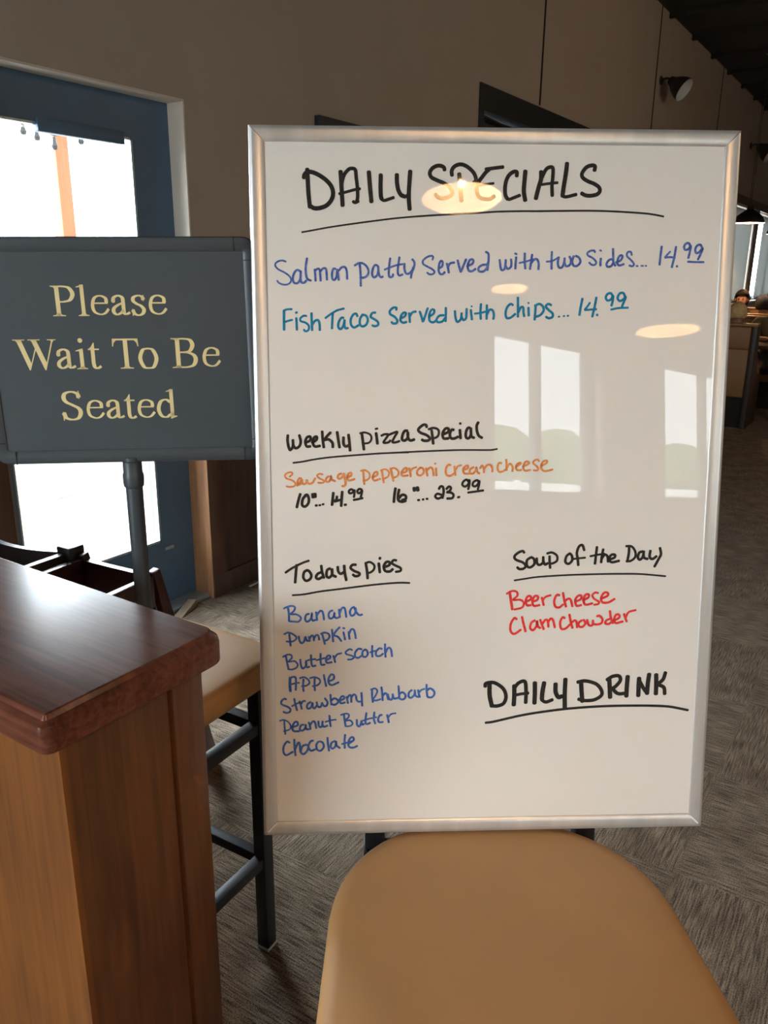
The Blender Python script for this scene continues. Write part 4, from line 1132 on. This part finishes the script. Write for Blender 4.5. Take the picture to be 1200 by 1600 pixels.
# ------------------------------------------------------------------ wooden high chairs behind the counter
M_mah = wood('dark_mahogany', (0.030, 0.008, 0.008), (0.060, 0.018, 0.016), rough=0.35, coat=0.3, axis='Z', scale=5)
M_ebony = wood('ebony_stain', (0.016, 0.012, 0.012), (0.030, 0.022, 0.020), rough=0.35, coat=0.3, axis='Z', scale=5)
def high_chair(label, loc, rz_, m, h=.70, hy=.175, bow=.05):
    t = thing('high_chair', label, 'high chair', loc, rz_, None)
    hx = .165
    for sx_ in (-1, 1):
        for sy_ in (-1, 1):
            MB().bar((sx_*(hx+.170), sy_*(hy+.002), 0), (sx_*hx, sy_*hy, h+.012), .070, .024, bev=.003, upv=(0, sy_, 0), w2=.026, h2=.024).build('leg', m, t)
    for sy_ in (-1, 1):
        MB().box(-hx+.012, hx-.012, sy_*hy-.011, sy_*hy+.011, h-.085, h, bev=.003).build('side_rail', m, t)
        MB().bar((-.285, sy_*(hy+.002), .18), (.285, sy_*(hy+.002), .18), .018, .05, bev=.003).build('foot_rail', m, t)
    pts = []
    for k_ in range(11):
        u = -1+2*k_/10; pts.append((hx-bow*(1-u*u), u*(hy-.012)))
    mb = MB(); row = []
    for x, y in pts: row.append([mb.bm.verts.new(q) for q in ((x-.009, y, h-.13), (x+.009, y, h-.13), (x+.009, y, h-.004), (x-.009, y, h-.004))])
    for a, b in zip(row, row[1:]):
        for k_ in range(4): mb.bm.faces.new((a[k_], a[(k_+1) % 4], b[(k_+1) % 4], b[k_]))
    mb.bm.faces.new(row[0][::-1]); mb.bm.faces.new(row[-1]); mb.build('backrest', m, t)
    MB().box(-hx-.011, -hx+.011, -hy+.012, hy-.012, h-.085, h, bev=.003).build('front_rail', m, t)
    MB().box(-hx+.01, hx-.01, -hy+.011, hy-.011, h-.27, h-.25, bev=.003).build('seat', m, t)
    return t
high_chair('mahogany wooden high chair whose splayed leg shows between counter and stool', (1.150, 1.700, 0), R(5), M_mah, hy=.132, bow=.002, h=.69)
hb = high_chair('near black wooden high chair with curved backrest, in front of the glass door', (1.118, 2.074, 0), R(3), M_ebony, h=.705, hy=.20)
for sy_ in (-1,):
    MB().box(.138, .192, -.226, -.174, .55, .722, bev=.005).build('corner_post', M_ebony, hb)

# ------------------------------------------------------------------ small things by the wall
ws = thing('wedge_doorstop', 'tan wooden wedge on the carpet at the foot of the glass door', 'doorstop', (2.27, 2.52, 0), R(20))
MB().prism([(-.07, 0), (.07, 0), (.07, .03), (-.07, .005)], -.02, .02).build('wedge', wood('pale_pine', (.22, .16, .10), (.32, .24, .16), rough=.6, coat=0), ws)
pw = thing('paper_straw', 'white straw wrapper lying on the carpet under the dark wainscot', 'wrapper', (2.76, 2.475, .0), R(4))
MB().bar((-.13, 0, .012), (.13, 0, .012), .010, .004).build('wrapper_tube', mat('white_paper', (.75, .74, .71), rough=.8), pw)
pf = thing('picture_frame', 'dark framed picture on the taupe wall, mostly hidden behind the whiteboard', 'picture', (3.29, Y1, 1.35))
M_pf = mat('navy_black_frame', (.018, .026, .034), rough=.5)
fp = MB(); w_, h_ = .62, .805
fp.box(0, w_, -.03, 0, h_-.055, h_, bev=.003); fp.box(0, w_, -.03, 0, 0, .055, bev=.003); fp.box(0, .055, -.03, 0, .055, h_-.055, bev=.003); fp.box(w_-.055, w_, -.03, 0, .055, h_-.055, bev=.003)
fp.build('frame', M_pf, pf); MB().box(.05, w_-.05, -.012, -.004, .05, h_-.05).build('picture_mat', mat('pale_mat', (.5, .49, .47), rough=.8), pf, smooth=0)

# ------------------------------------------------------------------ lamps
M_lampblk = mat('lamp_black', (.016, .013, .012), rough=.45)
M_lampin = mat('lamp_white_enamel', (.72, .68, .60), rough=.5)
M_bulb = mat('lit_bulb', (1, .8, .5), rough=.4, emit=(1.0, .60, .26), estr=22)
def pendant(label, loc, dia, power, bulb_at=.0, group=None):
    """loc is the centre of the shade's rim"""
    t = thing('pendant_lamp', label, 'pendant lamp', loc, 0, group); r_ = dia/2; k_ = dia/.38
    out = [(r_, 0), (r_*.98, .014*k_), (r_*.90, .05*k_), (r_*.76, .085*k_), (r_*.56, .115*k_), (r_*.36, .140*k_), (r_*.22, .158*k_), (r_*.19, .18*k_), (r_*.17, .20*k_), (r_*.05, .215*k_)]
    MB().lathe(out, n=40).build('shade', M_lampblk, t)
    MB().lathe([(q*.985-.001, max(0, z-.004)+.0008) for q, z in out[:8]]+[(0.001, .172*k_)], n=40).build('shade_lining', M_lampin, t)
    MB().lathe([(0, .094*k_), (.014*k_, .097*k_), (.024*k_, .112*k_), (.020*k_, .132*k_), (.013*k_, .148*k_), (.012*k_, .168*k_)], n=16).build('bulb', M_bulb, t)
    MB().tube([(0, 0, .2*k_), (0, 0, ZC-loc[2]-.02)], .004, n=8).build('cord', M_lampblk, t)
    MB().lathe([(0.001, ZC-loc[2]-.03), (.05, ZC-loc[2]-.028), (.06, ZC-loc[2]-.012), (.06, ZC-loc[2])], n=24).build('canopy', M_lampblk, t)
    l = bpy.data.lights.new('pendant_bulb_light', 'POINT'); l.energy = power; l.color = (1.0, .60, .29); l.shadow_soft_size = .014*k_
    lo = bpy.data.objects.new('pendant_bulb_light', l); COL.objects.link(lo); lo.parent = t; lo.location = (0, 0, .078*k_)
    return t
pendant('lit black pendant lamp nearest the whiteboard, over the dining booths', (11.0, 1.94, 2.035), .37, 60)
pendant('lit black pendant lamp farther off, cut by the right edge of the photo', (13.0, 1.86, 1.985), .37, 60)
pendant('pendant lamp mirrored large and bright on the DAILY SPECIALS heading', (-1.12, -1.42, 2.70), .385, 55)
pendant('pendant lamp mirrored small between the two fish lines of the whiteboard', (-1.90, -2.56, 2.66), .23, 26)
pendant('pendant lamp mirrored as a thin streak at the right of the whiteboard', (-1.22, -3.25, 2.36), .38, 34)
def wall_lamp(label, loc):
    """bell shaped spot on a short arm; loc is on the wall"""
    t = thing('wall_lamp', label, 'wall lamp', loc); t.scale = (.68, .68, .68)
    m = Matrix.Translation((0, -.16, -.02)) @ Vector((-.10, -.78, -.55)).to_track_quat('Z', 'Y').to_matrix().to_4x4()
    MB().lathe([(0.001, 0), (.06, 0), (.06, -.012), (.055, -.02), (.001, -.02)], n=24, m=Matrix.Rotation(R(-90), 4, 'X')).build('wall_plate', M_lampblk, t)
    MB().tube(catmull([Vector((0, -.01, 0)), Vector((0, -.07, .02)), Vector((0, -.13, .01)), Vector((0, -.165, -.025))], .02), .014, n=10).build('arm', M_lampblk, t)
    prof = [(.001, -.03), (.05, -.028), (.065, .0), (.072, .03), (.12, .10), (.155, .18), (.165, .25)]
    MB().lathe(prof, n=28, m=m).build('shade', M_lampblk, t)
    MB().lathe([(q-.004, z) for q, z in prof[1:]], n=28, m=m).build('shade_lining', mat('unlit_white_enamel', (.60, .62, .60), rough=.5), t)
    return t
wall_lamp('black bell wall lamp with white inside, upper right above the whiteboard corner', (8.86, Y1, 3.27))
wall_lamp('smaller looking black bell wall lamp at the right edge above the pendant', (13.80, Y1, 3.26)).scale = (.82, .82, .82)

def fill_globe(label, loc, power):  # lamps added out of view as warm fill for walls and booths
    t = thing('fill_globe', label, 'fill lamp', loc)
    MB().lathe([(.001, -.16), (.06, -.148), (.115, -.10), (.148, -.03), (.148, .03), (.115, .10), (.06, .148), (.045, .155)], n=32).build('globe', mat('fill_opal_globe', (.9, .85, .75), rough=.4, emit=(1.0, .70, .42), estr=4), t, smooth=60)
    MB().lathe([(.001, .15), (.05, .15), (.05, .20), (.012, .21), (.012, ZC-loc[2]-.03), (.07, ZC-loc[2]-.028), (.07, ZC-loc[2])], n=20).build('stem', M_lampblk, t)
    l = bpy.data.lights.new('fill_globe_light', 'POINT'); l.energy = power; l.color = (1.0, .70, .42); l.shadow_soft_size = .16
    lo = bpy.data.objects.new('fill_globe_light', l); COL.objects.link(lo); lo.parent = t; lo.location = (0, 0, -.0)
    return t
gl = [fill_globe('added unseen fill globe over the aisle, nearest the host counter', (2.4, -3.2, 3.0), 300),
      fill_globe('added unseen fill globe over the middle of the aisle', (5.6, -2.8, 3.0), 300),
      fill_globe('added unseen fill globe over the aisle beside the nearest booth', (6.9, -.6, 2.75), 230)]

# ------------------------------------------------------------------ dining booths along the long wall
M_booth = mat('caramel_vinyl', (0.36, 0.205, 0.092), rough=0.45, noise=0.12, nscale=4, bump=.04)
M_bwood = wood('booth_end_wood', (0.028, 0.018, 0.013), (0.055, 0.036, 0.026), rough=0.4, coat=0.2)
M_kick = mat('black_kick', (.012, .011, .010), rough=.6)
def booth(label, x, y_end, face, h=1.0, worn=False):
    """bench across the aisle side; face +1 seats people looking along +X"""
    t = thing('booth_bench', label, 'booth', (x, Y1-.06, 0)); L_ = Y1-.06-y_end; f = face
    def bx(mb, xa, xb, ya, yb, za, zb, bev=0.0):
        xa, xb = sorted((f*xa, f*xb)); mb.box(xa, xb, -yb, -ya, za, zb, bev, 3); return mb
    bx(MB(), .03, .50, .03, L_-.05, .0, .30).build('kick_base', M_kick, t, smooth=0)
    bx(MB(), .10, .56, .03, L_-.05, .30, .46, .03).build('seat_cushion', M_booth, t)
    bx(MB(), .0, .13, .03, L_-.05, .30, .76, .012).build('lower_back', M_booth, t)
    bx(MB(), -.008, .14, .03, L_-.05, .755, h-.022, .025).build('upper_back_roll', M_booth, t)
    bx(MB(), -.015, .15, .0, L_, h-.025, h, .006).build('top_cap', M_booth, t)
    mb = MB(); pts = [(f*-.012, 0), (f*.54, 0), (f*.54, .46), (f*.30, .52), (f*.155, .70), (f*.145, h-.025), (f*-.012, h-.025)]
    mb.prism([(a, b) for a, b in pts], -L_, -L_+.05, bev=.004); mb.build('end_panel', M_bwood, t)
    if worn:
        MB().box(-.010*f-.003, -.010*f+.003, -L_+.245, -L_+.335, .585, .625).build('tape_patch', mat('dark_tape', (.03, .015, .012), rough=.5), t, smooth=0)
    return t
booth('tan vinyl booth bench with dark wooden end panel, nearest at the right edge', 8.40, 1.27, 1, 1.0, True)
booth('tan booth bench facing the camera beyond the table, its back just visible', 10.35, 1.02, -1, .99)
booth('tan booth bench back to back with the second one, by the windows', 10.72, 1.36, 1, .99)
booth('tan booth bench farthest along the window wall, facing the camera', 12.75, 1.36, -1, .99)
def table(label, x):
    t = thing('booth_table', label, 'table', (x, 1.92, 0))
    MB().box(-.34, .34, -.86, .55, .72, .755, bev=.008).build('tabletop', wood('table_top_wood', (.05, .03, .02), (.10, .06, .04), rough=.3, axis='Y'), t)
    MB().tube([(0, 0, .03), (0, 0, .72)], .04, n=16).build('pedestal', M_kick, t)
    MB().bar((-.28, 0, .02), (.28, 0, .02), .07, .04, bev=.008).bar((0, -.28, .02), (0, .28, .02), .07, .04, bev=.008).build('base', M_kick, t)
    return t
table('dark wooden booth table between the two nearest booth benches', 9.38)
table('dark wooden booth table in the farther booth under the windows', 11.72)
mn = thing('paper_menu', 'white sheet of paper lying on the nearest booth table', 'menu', (9.32, 1.50, .756), R(20))
MB().box(-.13, .13, -.10, .10, 0, .004).build('sheet', mat('white_paper', (.75, .74, .71), rough=.8), mn, smooth=0)

# ------------------------------------------------------------------ diners
M_skin = mat('skin_warm', (0.56, 0.30, 0.20), rough=.5, noise=.08, nscale=9)
def skin_mesh(name, nodes, edges, m, parent, root=0, lev=1):
    me = bpy.data.meshes.new(name); me.from_pydata([n_[0] for n_ in nodes], edges, []); me.update()
    me.materials.append(m); o = bpy.data.objects.new(name, me); COL.objects.link(o); o.parent = parent
    md = o.modifiers.new('skin', 'SKIN'); md.use_smooth_shade = True; md.branch_smoothing = .6
    for i, n_ in enumerate(nodes):
        r_ = n_[1]; r_ = (r_, r_) if not isinstance(r_, tuple) else r_
        me.skin_vertices[0].data[i].radius = r_; me.skin_vertices[0].data[i].use_root = (i == root)
    s = o.modifiers.new('smooth', 'SUBSURF'); s.levels = lev; s.render_levels = lev
    return o
def diner(label, loc, rz_, cloth, hair, trousers, arms, sc=1.0, hair_style='short', seat=.47, legs=None, shoe=None, head_turn=0, hat=None):
    """seated figure facing local +X, hips at the origin"""
    t = thing('person', label, 'person', loc, rz_); t.scale = (sc,)*3
    z = seat; N = []; E_ = []
    def add(p, r_, par=None):
        N.append((p, r_)); i = len(N)-1
        if par is not None: E_.append((par, i))
        return i
    pel = add((0, 0, z+.09), (.15, .12)); wa = add((.0, 0, z+.26), (.135, .10), pel); ch = add((.02, 0, z+.44), (.16, .11), wa)
    nk0 = add((.02, 0, z+.55), (.10, .08), ch); nk = add((.03, 0, z+.62), .055, nk0)
    hb_ = add((.045, 0, z+.68), (.062, .07), nk); hm = add((.05, 0, z+.755), (.078, .092), hb_); ht = add((.045, 0, z+.83), (.062, .075), hm)
    legs = legs or {s: ((.43, s*.12, z+.03), (.47, s*.13, .09), (.60, s*.14, .04)) for s in (-1, 1)}
    LG = {}
    for s in (-1, 1):
        hp = add((.05, s*.095, z+.06), .085, pel); kn = add(legs[s][0], .062, hp); cf = add(tuple((Vector(legs[s][0])*.6+Vector(legs[s][1])*.4)), .055, kn); an = add(legs[s][1], .038, cf); to = add(legs[s][2], (.034, .025), an); LG[s] = (hp, kn, an, to)
    AR = {}
    for s in (-1, 1):
        sh = add((.01, s*.17, z+.50), .062, ch); el = add(arms[s][0], .045, sh); wr = add(arms[s][1], .028, el)
        d = (Vector(arms[s][1])-Vector(arms[s][0])).normalized(); side = Vector((-d.y, d.x, 0)) if abs(d.z) < .9 else Vector((0, 1, 0)); side.normalize(); dwn = d.cross(side)
        pm = add(tuple(Vector(arms[s][1])+d*.06), (.038, .018), wr); AR[s] = (sh, el, wr)
        for q, (o_, ln) in enumerate(((-.030, .060), (-.010, .072), (.010, .070), (.030, .052))):
            b = Vector(arms[s][1])+d*.095+side*o_; k1 = add(tuple(b), .0095, pm); k2 = add(tuple(b+d*ln*.5-dwn*.006), .0085, k1); add(tuple(b+d*ln*.85-dwn*.020), .007, k2)
        b = Vector(arms[s][1])+d*.035+side*(.045*-s); k1 = add(tuple(b), .011, pm); add(tuple(b+d*.04+side*(.012*-s)), .009, k1)
    body = skin_mesh('body', N, E_, M_skin, t)
    hz = z+.755
    f = MB(); f.prism([(.118, hz-.035), (.150, hz-.03), (.128, hz+.02)], -.012, .012, bev=.004); f.build('nose', M_skin, body)
    for s in (-1, 1):
        MB().sphere((.122, s*.032, hz+.015), .011, 10, 6, (.6, 1.2, .8)).build('eye', mat('eye_dark', (.03, .02, .02), rough=.2), body)
        MB().sphere((.045, s*.092, hz-.005), .03, 10, 8, (.7, .3, 1)).build('ear', M_skin, body)
    MB().sphere((.118, 0, hz-.062), .022, 10, 6, (.35, 1, .22)).build('mouth', mat('lip', (.45, .16, .13), rough=.4), body)
    # hair: a cap of displaced shell over the skull
    mb = MB(); res = bmesh.ops.create_uvsphere(mb.bm, u_segments=24, v_segments=16, radius=1)
    rr_ = random.Random(len(label))
    for v in res['verts']:
        k_ = 1+.05*math.sin(9*v.co.x+3*v.co.y)+rr_.uniform(-.02, .02); v.co = Vector((.032+v.co.x*.108*k_, v.co.y*.100*k_, hz+.025+v.co.z*.118*k_))
    kill = [v for v in mb.bm.verts if (v.co.z < hz-(.05 if hair_style == 'short' else .12) and v.co.x > -.09) or (v.co.x > .085 and v.co.z < hz+.06) or v.co.z < hz-(.10 if hair_style == 'short' else .2)]
    bmesh.ops.delete(mb.bm, geom=kill, context='VERTS')
    ho = mb.build('hair', hair, t, smooth=80)
    md = ho.modifiers.new('thickness', 'SOLIDIFY'); md.thickness = .012; md.offset = 1
    if hat:
        mb = MB(); mb.lathe([(.118, hz+.03), (.122, hz+.06), (.112, hz+.12), (.07, hz+.160), (.001, hz+.172)], n=28, m=Matrix.Translation((.035, 0, 0)))
        mb.prism([(.13, -.07), (.20, -.055), (.225, 0), (.20, .055), (.13, .07), (.15, 0)], hz+.035, hz+.043, plane='XY'); mb.build('cap', hat, t, smooth=50)
    # shirt with short sleeves, then trousers, as shells of their own
    S = [((0, 0, z+.06), (.165, .135)), ((0, 0, z+.26), (.152, .118)), ((.02, 0, z+.44), (.176, .128)), ((.02, 0, z+.555), (.105, .085))]; se = [(0, 1), (1, 2), (2, 3)]
    for s in (-1, 1):
        a, b = Vector(N[AR[s][0]][0]), Vector(N[AR[s][1]][0]); S.append((tuple(a), .077)); S.append((tuple(a*.35+b*.65), .066)); i = len(S); se += [(2, i-2), (i-2, i-1)]
    skin_mesh('shirt', S, se, cloth, t)
    S = [((0, 0, z+.10), (.158, .135))]; se = []
    for s in (-1, 1):
        hp, kn, an, to = LG[s]; a, b = Vector(N[hp][0]), Vector(N[kn][0]); S.append((tuple(a), .105)); S.append((tuple(a*.25+b*.75), .088)); i = len(S); se += [(0, i-2), (i-2, i-1)]
        c_ = Vector(N[an][0]); e_ = Vector(N[to][0]); mb = MB(); dd = (e_-c_); dd.z = 0; dd.normalize()
        mb.tube([c_-dd*.05+Vector((0, 0, -.045)), c_+Vector((0, 0, -.03)), e_+Vector((0, 0, -.0)), e_+dd*.06+Vector((0, 0, -.005))], [.03, .045, .042, .022], n=12)
        mb.build('shoe', shoe or mat('grey_shoe', (.20, .19, .18), rough=.6), t)
    skin_mesh('shorts', S, se, trousers, t)
    return t
M_olive = mat('khaki_shirt_cloth', (.23, .19, .11), rough=.85); M_short = mat('grey_shorts_cloth', (.13, .115, .10), rough=.85)
M_blond = mat('blond_hair', (.85, .64, .34), rough=.7, noise=.35, nscale=30); M_brown = mat('dark_brown_hair', (.020, .011, .008), rough=.75)
M_navy = mat('navy_cap_cloth', (.020, .026, .055), rough=.8); M_rust = mat('rust_shirt_cloth', (.16, .07, .05), rough=.8); M_greyc = mat('grey_shirt_cloth', (.16, .15, .14), rough=.85)
z_ = .47
diner('person in khaki shirt and shorts seated at the aisle end of the nearest table', (9.86, 1.33, 0), R(180), M_olive, M_brown, M_short,
      {-1: ((.16, -.20, z_+.30), (.33, -.02, z_+.315)), 1: ((.10, .27, z_+.24), (.30, .22, z_+.33))},
      legs={-1: ((.44, -.08, z_+.05), (.40, -.08, .09), (.53, -.08, .04)), 1: ((.46, .22, z_+.04), (.80, .28, .10), (.93, .29, .05))}, shoe=mat('pale_shoe', (.30, .24, .18), rough=.6))
diner('blond person seen from behind over the back of the nearest tan booth', (8.72, 1.53, 0), R(0), M_greyc, M_blond, M_short,
      {-1: ((.10, -.22, z_+.28), (.28, -.12, z_+.30)), 1: ((.10, .22, z_+.28), (.28, .12, z_+.30))}, sc=.80, seat=.575)
diner('dark haired person resting the face on one hand in the farther booth', (12.32, 2.12, 0), R(180), M_rust, M_brown, M_short,
      {-1: ((.22, -.16, z_+.30), (.16, -.075, z_+.56)), 1: ((.14, .22, z_+.28), (.36, .12, z_+.315))}, sc=.90, hair_style='long')
diner('person wearing a dark navy cap seated with the back to the camera, farther booth', (11.12, 1.66, 0), R(0), M_greyc, M_brown, M_short,
      {-1: ((.10, -.22, z_+.28), (.30, -.12, z_+.315)), 1: ((.10, .22, z_+.28), (.30, .12, z_+.315))}, sc=.87, hat=M_navy)
